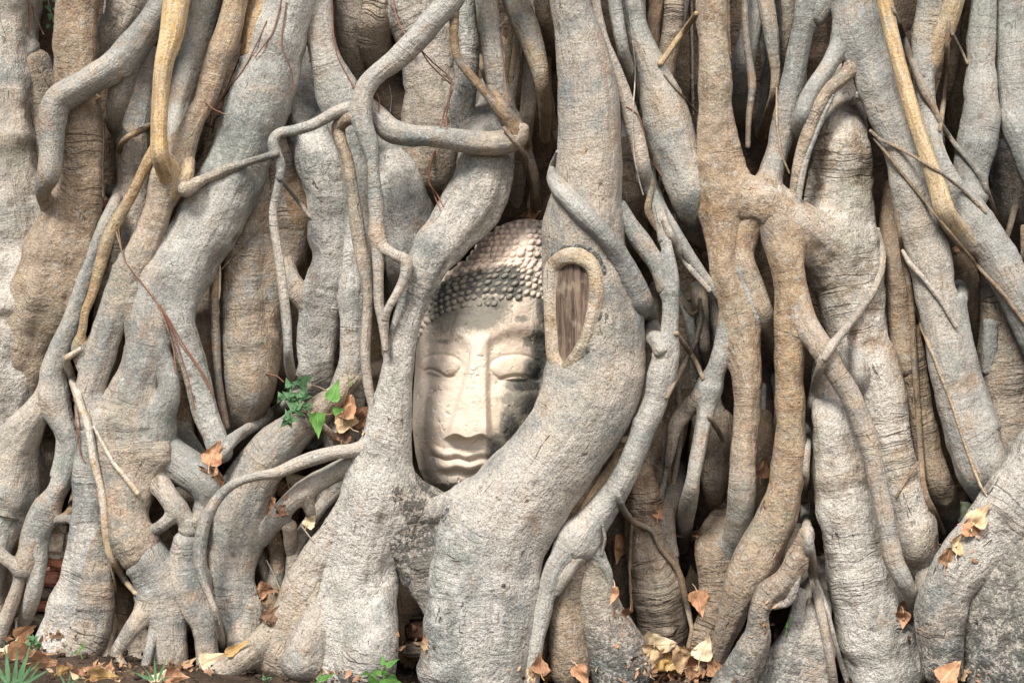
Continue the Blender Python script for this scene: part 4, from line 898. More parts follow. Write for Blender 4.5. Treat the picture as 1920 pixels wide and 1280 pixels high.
def build_head():
    root = empty('stone_statue', tuple(W(905, 940, HC)))
    tag(root, 'cream carved stone head statue with closed eyes and beaded hair held among the roots', 'statue')
    ys = [410.0]
    while ys[-1] < 940.8: ys.append(ys[-1] + float(np.clip(min(ys[-1] - 409, 942 - ys[-1]) * .35, .35, 1.5)))
    ys = np.array(ys); m = 460
    # denser at the front
    tt = np.linspace(-1, 1, m, endpoint=False); ph = math.pi * (0.52 * tt + .48 * tt ** 3)
    Y, PH = np.meshgrid(ys, ph, indexing='ij')
    x, y, d = skull(PH.ravel(), Y.ravel())
    V = W(x, y, d); n = len(ys)
    rough = fbm(V * 22, 60, 3) * .0013 + fbm(V * 75, 61, 3) * .0009 - np.clip(fbm(V * 150, 62, 2) - .38, 0, 1) * .006
    V[:, 1] -= rough
    i = np.arange(n - 1)[:, None]; j = np.arange(m)[None]; j2 = (j + 1) % m
    F = np.stack([i * m + j, (i + 1) * m + j, (i + 1) * m + j2, i * m + j2], -1).reshape(-1, 4)
    me = np_mesh('face', V, F)
    # weather stains with a shape of their own: grey lichen on the forehead, black mould by the right-hand root
    b = np.zeros(len(x))
    for cx, cy, rx, ry, a in ((845, 586, 64, 38, .72), (895, 588, 64, 38, .70), (925, 572, 34, 22, .75), (850, 556, 55, 16, .85), (800, 640, 10, 60, .0), (835, 640, 30, 6, .4),
                              (1012, 650, 16, 44, 1.25), (1006, 690, 22, 24, 1.25), (1000, 640, 22, 14, .7), (1022, 600, 10, 50, .9), (1015, 560, 10, 60, .8), (985, 722, 36, 15, 1.15), (992, 760, 32, 38, .95), (958, 805, 22, 46, 1.05),
                              (932, 845, 20, 32, 1.05), (958, 745, 30, 22, .45), (880, 926, 30, 7, 1.0), (978, 597, 16, 9, .6), (780, 700, 6, 60, .25), (830, 915, 20, 16, .3), (934, 820, 12, 10, .8)):
        b = np.maximum(b, a * np.exp(-(((x - cx) / rx) ** 2 + ((y - cy) / ry) ** 2) ** 1.3))
    b = np.where((y < 500), 0, b)
    attr(me, 'stain', b); attr(me, 'wash', np.clip(sst(x, 900, 990) * .8 * sst(y, 560, 640), 0, 1))
    link('face', me, STONE, root)
    # curls: rings of little stone beads
    def beads(name, rows, rb, keep, sp_=1.92):
        Vs, Fs, St, o = [], [], [], 0
        nb, nm_ = 5, 9
        for k, (y0, droop) in enumerate(rows):
            w = (np.interp(y0, HY, HR) - np.interp(y0, HY, HL)) / 2; dpp = np.interp(y0, HY, HD)
            per = math.pi * (w + dpp) / 2 * 1.05; cnt = max(6, int(per / (rb * sp_)))
            for q in range(cnt):
                phi = -1.62 + 3.24 * (q + (.5 if k % 2 else 0)) / cnt + rng.uniform(-.022, .022)
                yy = y0 + droop * (1 - math.cos(phi)) ** 1.15 + rng.uniform(-1.3, 1.3)
                if not keep(phi, yy, y0): continue
                e = .02
                p0 = W(*[float(v) for v in skull(np.array([phi]), np.array([yy]), False)][0:3]) if False else None
                def P(a, c_):
                    q_ = skull(np.array([a]), np.array([c_]), False); return W(q_[0], q_[1], q_[2])[0]
                c0 = P(phi, yy); tu = P(phi + e, yy) - P(phi - e, yy); tv = P(phi, yy + 2) - P(phi, yy - 2)
                tu /= np.linalg.norm(tu) + 1e-9; tv /= np.linalg.norm(tv) + 1e-9
                nn = np.cross(tv, tu); nn /= np.linalg.norm(nn) + 1e-9
                if nn @ (c0 - W(925, yy, HC)) < 0: nn = -nn
                R_ = rb * rng.uniform(.80, 1.12) / 1000; wear = rng.uniform(.62, 1.1)
                if rng.random() < .05: wear *= .5
                vs = [c0 + nn * R_ * 1.05 * wear]
                for a in range(1, nb + 1):
                    el = a / nb * math.pi * .56
                    for c_ in range(nm_):
                        az = c_ / nm_ * 2 * math.pi + a * .35
                        tw = 1 + .05 * math.sin(az * 2 + a)
                        vs.append(c0 + nn * (R_ * 1.05 * wear * math.cos(el)) + (tu * math.cos(az) + tv * math.sin(az) * 1.0) * R_ * .98 * math.sin(el) * tw)
                Vs += vs
                for c_ in range(nm_):
                    c2 = (c_ + 1) % nm_; Fs.append((o, o + 1 + c_, o + 1 + c2))
                    for a in range(nb - 1): Fs.append((o + 1 + a * nm_ + c_, o + 1 + (a + 1) * nm_ + c_, o + 1 + (a + 1) * nm_ + c2, o + 1 + a * nm_ + c2))
                xx = (c0[0] * 1000 * CAM_D / (CAM_D + c0[1])) + 960
                base = (.95 if name == 'hair_curls' else .0)
                s_ = base * sst(np.array([xx]), 786, 812)[0] * (1 - .75 * sst(np.array([xx]), 965, 990)[0]) * (1 - sst(np.array([yy]), 588, 614)[0])
                if name == 'hair_curls' and yy < 506: s_ *= .55
                if name != 'hair_curls' and xx > 1000: s_ = .45
                s_ += rng.uniform(-.12, .05)
                if yy > 600 and xx > 990: s_ = .8
                for a in range(len(vs)):
                    ringi = 0 if a == 0 else (a - 1) // nm_ + 1
                    St.append(np.clip((.22 if name != 'hair_curls' else 0) * (ringi / nb) ** 3 + s_ * (0.46 + .65 * (ringi / nb) ** 1.3), 0, 1))
                o += len(vs)
        me = np_mesh(name, np.array(Vs), Fs); attr(me, 'stain', np.array(St)); attr(me, 'wash', np.full(len(Vs), 0.0 if name == 'hair_curls' else -1.0))
        return me
    rows = [(y0, 88) for y0 in (499, 508, 519, 531, 544, 557)] + [(569.5, 84)]
    def keep(phi, yy, y0):
        if y0 == 569.5: return phi < .12
        if y0 == 557: return phi < .35 or phi > .8
        return True
    link('hair_curls', beads('hair_curls', rows, 6.3, keep, 2.22), STONE, root)['label'] = 'grey weathered band of bead curls above the forehead'
    rows2 = [(y0, 8) for y0 in (417, 425, 434.5, 445, 456, 467, 478, 489)] + [(493.5, 34), (496.5, 62)]
    link('topknot_curls', beads('topknot_curls', rows2, 6.9, lambda *a: True, 2.08), STONE, root)['label'] = 'cream crown bump covered in bead curls'
    # the cap under the curls
    Y, PH = np.meshgrid(np.linspace(411, 572, 90), np.linspace(-1.75, 1.75, 160), indexing='ij')
    drop = np.where(Y > 497, 88, 8) * (1 - np.cos(PH)) ** 1.15 * sst(Y, 470, 505)
    x, y, d = skull(PH.ravel(), (Y + drop).ravel(), False, 1.2); V = W(x, y, d)
    i = np.arange(89)[:, None]; j = np.arange(159)[None]; F = np.stack([i * 160 + j, (i + 1) * 160 + j, (i + 1) * 160 + j + 1, i * 160 + j + 1], -1).reshape(-1, 4)
    F = F[(x[F].min(1) < 2000) & ~((y.reshape(90, 160).ravel()[F].max(1) > 560) & (np.abs(PH.ravel()[F]).max(1) < .0))]
    me = np_mesh('scalp', V, F); st = sst(Y.ravel(), 494, 506) * sst(x, 790, 830) * (1 - .7 * sst(x, 965, 990)) * (1 - sst(y, 588, 612)); attr(me, 'stain', np.clip(st * 1.0 + .12, 0, 1)); attr(me, 'wash', np.zeros(len(V)))
    link('scalp', me, STONE, root)
    return root
ms = NT('carved_stone'); P_ = ms.n('NewGeometry').outputs['Position']
st, wsh = ms.attr('stain'), ms.attr('wash')
n1 = ms.noise(P_, 16, 4, .6, .3); n2 = ms.noise(P_, 60, 5, .7, .3); n3 = ms.noise(P_, 260, 4, .7); n4 = ms.noise(ms.vadd(P_, (3, 5, 1)), 480, 2, .6)
cs = ms.mix(ms.step(n1, .3, .7), (.53, .425, .335), (.60, .52, .43)); cs = ms.mix(ms.step(n2, .5, .75, 0, .5), cs, (.66, .47, .33))
cs = ms.mix(ms.math('MULTIPLY', wsh, ms.step(n1, .35, .6), clamp=True), cs, (.60, .49, .36)); cs = ms.mix(ms.math('MULTIPLY', wsh, -.75, clamp=True), cs, (.76, .60, .50))
cs = ms.mix(ms.step(n4, .70, .78, 0, .6), cs, (.20, .13, .09))
sn = ms.math('ADD', st, ms.math('ADD', ms.math('MULTIPLY', ms.math('SUBTRACT', n2, .5), .75), ms.math('MULTIPLY', ms.math('SUBTRACT', n3, .5), .5)))
film = ms.math('MULTIPLY', ms.step(sn, .14, .50), .84)
cs = ms.mix(film, cs, ms.mix(n2, (.095, .095, .080), (.175, .172, .142)))
dk = ms.mix(ms.step(n3, .35, .65), (.035, .035, .032), (.10, .10, .09))
cs = ms.mix(ms.math('MULTIPLY', ms.step(sn, .60, .92), .93), cs, dk)
vor = ms.n('TexVoronoi', feature='DISTANCE_TO_EDGE'); ms.put(vor.inputs['Vector'], ms.vadd(ms.vmul(P_, (14, 14, 11)), ms.vmul(ms.noise(P_, 14, 3, .6, 0, True), (1.5, 1.5, 1.5)))); vor.inputs['Scale'].default_value = 1
crk = ms.math('MULTIPLY', ms.step(vor.outputs[0], 0, .012, 1, 0), ms.step(n1, .52, .60))
cs = ms.mix(ms.math('MULTIPLY', crk, .35), cs, (.25, .15, .09))
hh = ms.math('ADD', ms.math('MULTIPLY', n2, .8), ms.math('MULTIPLY', n3, .5)); hh = ms.math('SUBTRACT', hh, ms.math('MULTIPLY', crk, .5))
STONE = ms.fin(cs, .85, ms.bump(hh, .0034, .9), .2)
head = build_head()
# ------------------------------------------------------------------ old brick wall behind, ground
def brick_mat(name, a, b, c_, pl=.5):
    m = NT(name); P = m.n('NewGeometry').outputs['Position']; rn = m.n('NewGeometry').outputs['Random Per Island']
    n1 = m.noise(P, 20, 4, .65, .3); n2 = m.noise(P, 120, 4, .7)
    c = m.mix(rn, a, b); c = m.mix(m.step(n1, .45, .7, 0, .8), c, c_); c = m.mix(m.step(n2, .3, .5, .5, 0), c, (.03, .02, .015))
    return m.fin(c, .95, m.bump(m.math('ADD', n1, n2), .004, .9), .1)
BRICK = brick_mat('old_brick', (.13, .062, .042), (.075, .042, .030), (.05, .042, .034))
MORTAR = brick_mat('dirty_mortar', (.09, .07, .05), (.07, .055, .04), (.05, .045, .035))
wall = empty('brick_wall', (0, .08, 0)); tag(wall, 'old dark red brick wall showing only in the gaps behind the roots', 'wall')
def box_vf(c, h, jit, V, F):
    o = len(V)
    for sx in (-1, 1):
        for sy in (-1, 1):
            for sz in (-1, 1): V.append([c[0] + sx * h[0] + rng.uniform(-jit, jit), c[1] + sy * h[1] + rng.uniform(-jit, jit), c[2] + sz * h[2] + rng.uniform(-jit, jit)])
    for f in ((0, 1, 3, 2), (4, 6, 7, 5), (0, 4, 5, 1), (2, 3, 7, 6), (0, 2, 6, 4), (1, 5, 7, 3)): F.append([o + k for k in f])
V, F = [], []
z = .02; row = 0
while z < 2.3:
    x = -3.2 + (row % 2) * .055
    while x < 3.2:
        wd = rng.uniform(.095, .125); box_vf((x + wd / 2, .12 + rng.uniform(-.010, .004), z), (wd / 2 - .004, .03, .0135), .0025, V, F); x += wd
    z += .033; row += 1
o = link('bricks', np_mesh('bricks', V, np.array(F), False), BRICK, wall)
bv = o.modifiers.new('bevel', 'BEVEL'); bv.width = .003; bv.segments = 2
V, F = [], []; box_vf((0, .19, 1.15), (3.3, .085, 1.2), 0, V, F)
link('mortar_bed', np_mesh('mortar_bed', V, np.array(F), False), MORTAR, wall)

def soil():
    nx, ny = 300, 110
    xs = np.linspace(-1.7, 1.7, nx); ys = np.concatenate([np.linspace(.04, -.75, 80), -.75 - np.geomspace(.02, 3.0, 30)])
    X, Y = np.meshgrid(xs, ys); P = np.stack([X.ravel(), Y.ravel(), 0 * X.ravel()], 1)
    z = fbm(P * 5, 70, 3) * .012 + fbm(P * 28, 71, 3) * .005 + fbm(P * 90, 72, 2) * .0025
    z += .040 * np.exp(-((P[:, 0] + .85) / .38) ** 2) - .012 * sst(P[:, 0], -.6, .2)
    fade = np.clip((3.2 + P[:, 1]) / 1.0, 0, 1); P[:, 2] = z * fade * np.clip((1.7 - np.abs(P[:, 0])) / .2, 0, 1)
    i = np.arange(ny - 1)[:, None]; j = np.arange(nx - 1)[None]
    F = np.stack([i * nx + j, (i + 1) * nx + j, (i + 1) * nx + j + 1, i * nx + j + 1], -1).reshape(-1, 4)
    return np_mesh('ground', P, F)
mg = NT('soil'); P_ = mg.n('NewGeometry').outputs['Position']
a1 = mg.noise(P_, 14, 4, .6); a2 = mg.noise(P_, 150, 4, .7); a3 = mg.noise(P_, 420, 2, .6)
cg = mg.mix(mg.step(a1, .35, .65), (.060, .042, .030), (.115, .082, .058)); cg = mg.mix(mg.step(a2, .55, .72, 0, .6), cg, (.19, .15, .11)); cg = mg.mix(mg.step(a3, .3, .5, .6, 0), cg, (.02, .015, .012))
SOIL = mg.fin(cg, .95, mg.bump(mg.math('ADD', a2, a3), .006, 1.0), .1)
gr = link('ground', soil(), SOIL); gr['kind'] = 'structure'
mf = NT('far_soil'); P_ = mf.n('NewGeometry').outputs['Position']
far = np_mesh('field', [(-60, -120, -.03), (60, -120, -.03), (60, 60, -.03), (-60, 60, -.03)], np.array([[0, 1, 2, 3]]), False)
FAR = mf.fin(mf.mix(mf.step(mf.noise(P_, 2, 4, .6), .35, .65), (.15, .12, .08), (.10, .10, .05)), .95)
fo = link('far_ground', far, FAR); fo['kind'] = 'structure'
# loose crumbs of soil
V, F = [], []
for k in range(2600):
    x, y = rng.uniform(-1.1, 1.1), rng.uniform(-.62, -.02); s_ = rng.choice([.0015, .0025, .004], p=[.6, .3, .1]) * rng.uniform(.7, 1.4)
    box_vf((x, y, (.008 + .040 * math.exp(-((x + .85) / .38) ** 2) - .012 * float(sst(np.array([x]), -.6, .2)[0])) + rng.uniform(-.006, .005)), (s_, s_ * rng.uniform(.6, 1), s_ * .6), s_ * .5, V, F)
lit = link('soil_crumbs', np_mesh('soil_crumbs', V, np.array(F), False), SOIL); tag(lit, 'loose crumbs of brown soil scattered along the foot of the roots', 'soil', kind='stuff')

# single old bricks and the scrap of plaster lodged between roots
def brick(x, y, F_, w, h, dpt, roll, mat, label, name='brick', cat='brick', group='loose old bricks between the roots', yaw=0):
    bm = bmesh.new(); bmesh.ops.create_cube(bm, size=1)
    for v in bm.verts: v.co.x *= w / 1000; v.co.z *= h / 1000; v.co.y *= dpt / 1000
    bmesh.ops.bevel(bm, geom=bm.edges[:], offset=min(h, w) * .00022, segments=2, affect='EDGES')
    bmesh.ops.subdivide_edges(bm, edges=bm.edges[:], cuts=3, use_grid_fill=True)
    for v in bm.verts: pass
    co = np.array([v.co for v in bm.verts]); nz = fbm(co * 45 + x, 80, 3); nz2 = fbm(co * 140 + x, 81, 2)
    for v, a, b in zip(bm.verts, nz, nz2): v.co += v.co.normalized() * (a * .007 + b * .0025)
    me = bpy.data.meshes.new(name); bm.to_mesh(me); bm.free()
    me.polygons.foreach_set('use_smooth', np.ones(len(me.polygons), dtype=bool))
    o = link(name, me, mat); o.location = W(x, y, F_ - dpt / 2); o.rotation_euler = (0, rad(roll), rad(yaw))
    tag(o, label, cat, group); return o
mp = NT('lime_plaster'); P_ = mp.n('NewGeometry').outputs['Position']; p1 = mp.noise(P_, 30, 4, .65); p2 = mp.noise(P_, 160, 4, .7)
PLASTER = mp.fin(mp.mix(mp.step(p1, .4, .62), (.72, .66, .56), (.50, .38, .26)), .95, mp.bump(mp.math('ADD', p1, p2), .005, .9), .1)
REDB = brick_mat('red_brick', (.36, .15, .10), (.30, .12, .08), (.20, .12, .085))
GREYB = brick_mat('grey_brick', (.20, .17, .13), (.16, .14, .11), (.10, .09, .07))
for a in [(108, 1012, 190, 62, 62, 60, 8, PLASTER, 'crumbling cream plaster lump above the bricks at lower left', 'plaster_lump', 'plaster', None),
          (116, 1052, 178, 34, 22, 70, 4, REDB, 'short pink red brick just under the cream plaster lump'),
          (102, 1080, 180, 44, 27, 80, 2, REDB, 'largest red brick of the lower left stack, second under the plaster'),
          (97, 1108, 172, 44, 22, 80, -1, GREYB, 'grey brick in the middle of the lower left stack'),
          (86, 1131, 172, 50, 20, 80, 2, REDB, 'flat red brick below the grey one in the lower left stack'),
          (70, 1160, 160, 64, 26, 80, 0, GREYB, 'dark grey brick at the bottom of the lower left stack'),
          (40, 1148, 120, 60, 26, 80, 0, GREYB, 'shaded grey brick behind the thin roots at far lower left'),
          (222, 362, 120, 44, 24, 70, 3, GREYB, 'grey brown brick end in the dark gap beside the ochre root'),
          (208, 388, 110, 36, 20, 70, 0, REDB, 'small reddish brick end low in the gap beside the ochre root'),
          (915, 1252, 270, 80, 58, 60, 3, REDB, 'squarish red brick standing behind the dry leaf below the head', 'brick', 'brick', 'loose old bricks between the roots'),
          (788, 1213, 250, 60, 22, 80, -2, GREYB, 'greenish grey flat stone in the hollow under the head', 'stone', 'stone', None),
          (800, 1180, 225, 70, 34, 60, -6, BRICK, 'dark broken brick in the hollow under the head'),
          (575, 1050, 160, 46, 24, 60, 5, REDB, 'dull pink brick behind the small roots left of the pale trunk'),
          (548, 1068, 150, 50, 22, 60, 12, GREYB, 'tilted grey brick behind the small roots left of the pale trunk'),
          (570, 1000, 160, 40, 26, 60, -8, REDB, 'pink brick under the curved grey root left of the pale trunk')]:
    if len(a) == 9: brick(*a)
    else: brick(*a[:9], name=a[9], cat=a[10], group=a[11])
# ------------------------------------------------------------------ dead leaves
bpy.context.view_layer.update(); DG = bpy.context.evaluated_depsgraph_get()
def leaf_mat(name, a, b, vein, trans=.0):
    m = NT(name); U = m.attr('leafuv', True); P = m.n('NewGeometry').outputs['Position']
    sx = m.n('SeparateXYZ'); m.l(U, sx.inputs[0]); u, v = sx.outputs[0], sx.outputs[1]
    au = m.math('ABSOLUTE', u)
    mid = m.step(au, .012, .05, 1, 0)
    w = m.math('FRACT', m.math('MULTIPLY', m.math('SUBTRACT', v, m.math('MULTIPLY', au, .55)), 8.5))
    side = m.step(m.math('ABSOLUTE', m.math('SUBTRACT', w, .5)), .03, .10, 1, 0)
    n1 = m.noise(U, 5, 4, .65, .5); n2 = m.noise(U, 30, 4, .7)
    c = m.mix(m.step(n1, .35, .65), a, b); c = m.mix(m.step(n2, .55, .75, 0, .55), c, tuple(x * .45 for x in a))
    c = m.mix(m.math('MAXIMUM', mid, m.math('MULTIPLY', side, .35)), c, vein)
    h = m.math('ADD', m.math('MULTIPLY', m.math('MAXIMUM', mid, m.math('MULTIPLY', side, .6)), .6), m.math('MULTIPLY', n2, .4))
    m.fin(c, .6 if 'green' in name else .75, m.bump(h, .0015, .8), .35)
    return m.m
LM = dict(orange=leaf_mat('orange_dead_leaf', (.36, .17, .085), (.50, .28, .155), (.56, .37, .24)),
          tan=leaf_mat('tan_dead_leaf', (.42, .27, .14), (.60, .44, .27), (.66, .50, .32)),
          pale=leaf_mat('pale_dead_leaf', (.52, .42, .28), (.62, .50, .33), (.45, .30, .17)),
          brown=leaf_mat('brown_dead_leaf', (.19, .095, .05), (.33, .18, .095), (.40, .25, .14)),
          dark=leaf_mat('dark_dead_leaf', (.10, .055, .03), (.17, .095, .055), (.2, .13, .08)),
          yellow=leaf_mat('yellow_dead_leaf', (.38, .23, .075), (.46, .31, .14), (.34, .19, .06)),
          olive=leaf_mat('faded_green_leaf', (.30, .36, .20), (.42, .46, .30), (.50, .52, .36)),
          green=leaf_mat('fresh_green_leaf', (.065, .19, .035), (.12, .27, .05), (.20, .36, .10)),
          sea=leaf_mat('blue_green_leaf', (.05, .13, .055), (.10, .21, .085), (.18, .30, .15)))
def leaf_grid(L, wid, curl, cup, crum, seed, nu=13, nv=17, tip=.16):
    """leaf in its own axes: x across, z from base (0) to tip (L), facing -y"""
    v = np.linspace(0, 1, nv); u = np.linspace(-1, 1, nu)
    prof = np.where(v < .82, np.sin(np.clip(v / .82, 0, 1) * math.pi) ** .62 * (1.08 - .42 * v), 0)
    base = np.clip(1 - v, 0, 1) ** 1.15 * (1 - np.exp(-v * 13)) * 1.22
    prof = np.maximum(base, .03 * (1 - v))
    U, Vv = np.meshgrid(u, v)
    edge = 1 + .05 * np.sin(Vv * 31 + seed) * np.abs(U) ** 3 + .04 * np.sin(Vv * 67 + seed * 3) * np.abs(U) ** 3
    X = U * prof[:, None] * wid * .5 * edge; Z = Vv * L - .06 * L * np.abs(U) ** 2 * np.exp(-((Vv - .06) / .09) ** 2) * 1.0
    P = np.stack([X.ravel() / L * 3 + seed * 2.3, Z.ravel() / L * 3, X.ravel() * 0], 1)
    Y = -cup * (X / wid * 2) ** 2 * wid * .5 + crum * L * (noise(P, seed).reshape(X.shape) * .11 + noise(P * 2.3, seed + 1).reshape(X.shape) * .06)
    # roll along the length
    ang = curl * (Vv - .35); R_ = 1.0
    if abs(curl) > 1e-3:
        R_ = L / curl; z0 = R_ * np.sin(ang); y0 = R_ * (1 - np.cos(ang)); Z2 = z0 - Y * np.sin(ang) * 1.0; Y2 = -y0 + Y * np.cos(ang)
        Z2 += Z * 0 + .35 * L
        sub = Z - Vv * L; Z, Y = Z2 + sub, Y2
    V = np.stack([X, Y, Z], -1).reshape(-1, 3)
    i = np.arange(nv - 1)[:, None]; j = np.arange(nu - 1)[None]
    F = np.stack([i * nu + j, i * nu + j + 1, (i + 1) * nu + j + 1, (i + 1) * nu + j], -1).reshape(-1, 4)
    return V, F, np.stack([U.ravel() * prof.repeat(nu), Vv.ravel(), 0 * U.ravel()], 1)
def tube_vf(pts, r0, r1, m=6):
    P = np.array(pts, float); n = len(P); T = np.gradient(P, axis=0); T /= np.linalg.norm(T, axis=1)[:, None] + 1e-9
    a = np.cross(T, [0.13, -1, .21]); a /= np.linalg.norm(a, axis=1)[:, None] + 1e-9; b = np.cross(T, a)
    th = np.linspace(0, 2 * math.pi, m, endpoint=False); rr_ = np.linspace(r0, r1, n)
    V = (P[:, None] + (a[:, None] * np.cos(th)[None, :, None] + b[:, None] * np.sin(th)[None, :, None]) * rr_[:, None, None]).reshape(-1, 3)
    i = np.arange(n - 1)[:, None]; j = np.arange(m)[None]; j2 = (j + 1) % m
    return V, np.stack([i * m + j, i * m + j2, (i + 1) * m + j2, (i + 1) * m + j], -1).reshape(-1, 4)
LEAFN = [0]
def leaf(x, y, L, roll, pitch, yaw, curl, crum, col, label, off=8, wid=None, cup=.25, F_=None, group='dead leaves caught among the roots'):
    """x, y = where its middle shows; roll 0 = tip up, clockwise; off = mm in front of what is behind it"""
    LEAFN[0] += 1; L *= 1.12; L_ = L / 1000.; w_ = (wid or L * .86) / 1000.
    V, F, uv = leaf_grid(L_, w_, curl, cup, crum, LEAFN[0])
    V[:, 2] -= L_ * .45
    # two-sided body with a little thickness
    n = len(V); V2 = V + np.array([0, .0007, 0]); Fa = np.vstack([F, F[:, ::-1] + n])
    root = bpy.data.objects.new('dead_leaf', None); COL.objects.link(root)
    d = F_ if F_ is not None else ((view_depth(x, y, DG) or 100) + off)
    root.location = W(x, y, d)
    root.rotation_euler = (Matrix.Rotation(rad(roll), 3, 'Y') @ Matrix.Rotation(rad(yaw), 3, 'Z') @ Matrix.Rotation(rad(pitch), 3, 'X')).to_euler()
    me = np_mesh('blade', np.vstack([V, V2]), Fa); attr(me, 'leafuv', np.vstack([uv, uv]), 'FLOAT_VECTOR')
    b = link('blade', me, LM[col]); b.parent = root
    sv, sf = tube_vf([V[len(uv[uv[:, 1] <= 0]) // 2] + np.array([0, -.0005, .002]), V[6] + np.array([L_ * .04, .001, -L_ * .14]), V[6] + np.array([L_ * .12, -.002, -L_ * .30])], .0009, .0007)
    st_ = link('stalk', np_mesh('stalk', sv, sf), LM[col]); st_.parent = root
    tag(root, label, 'dead leaf', group)
    return root
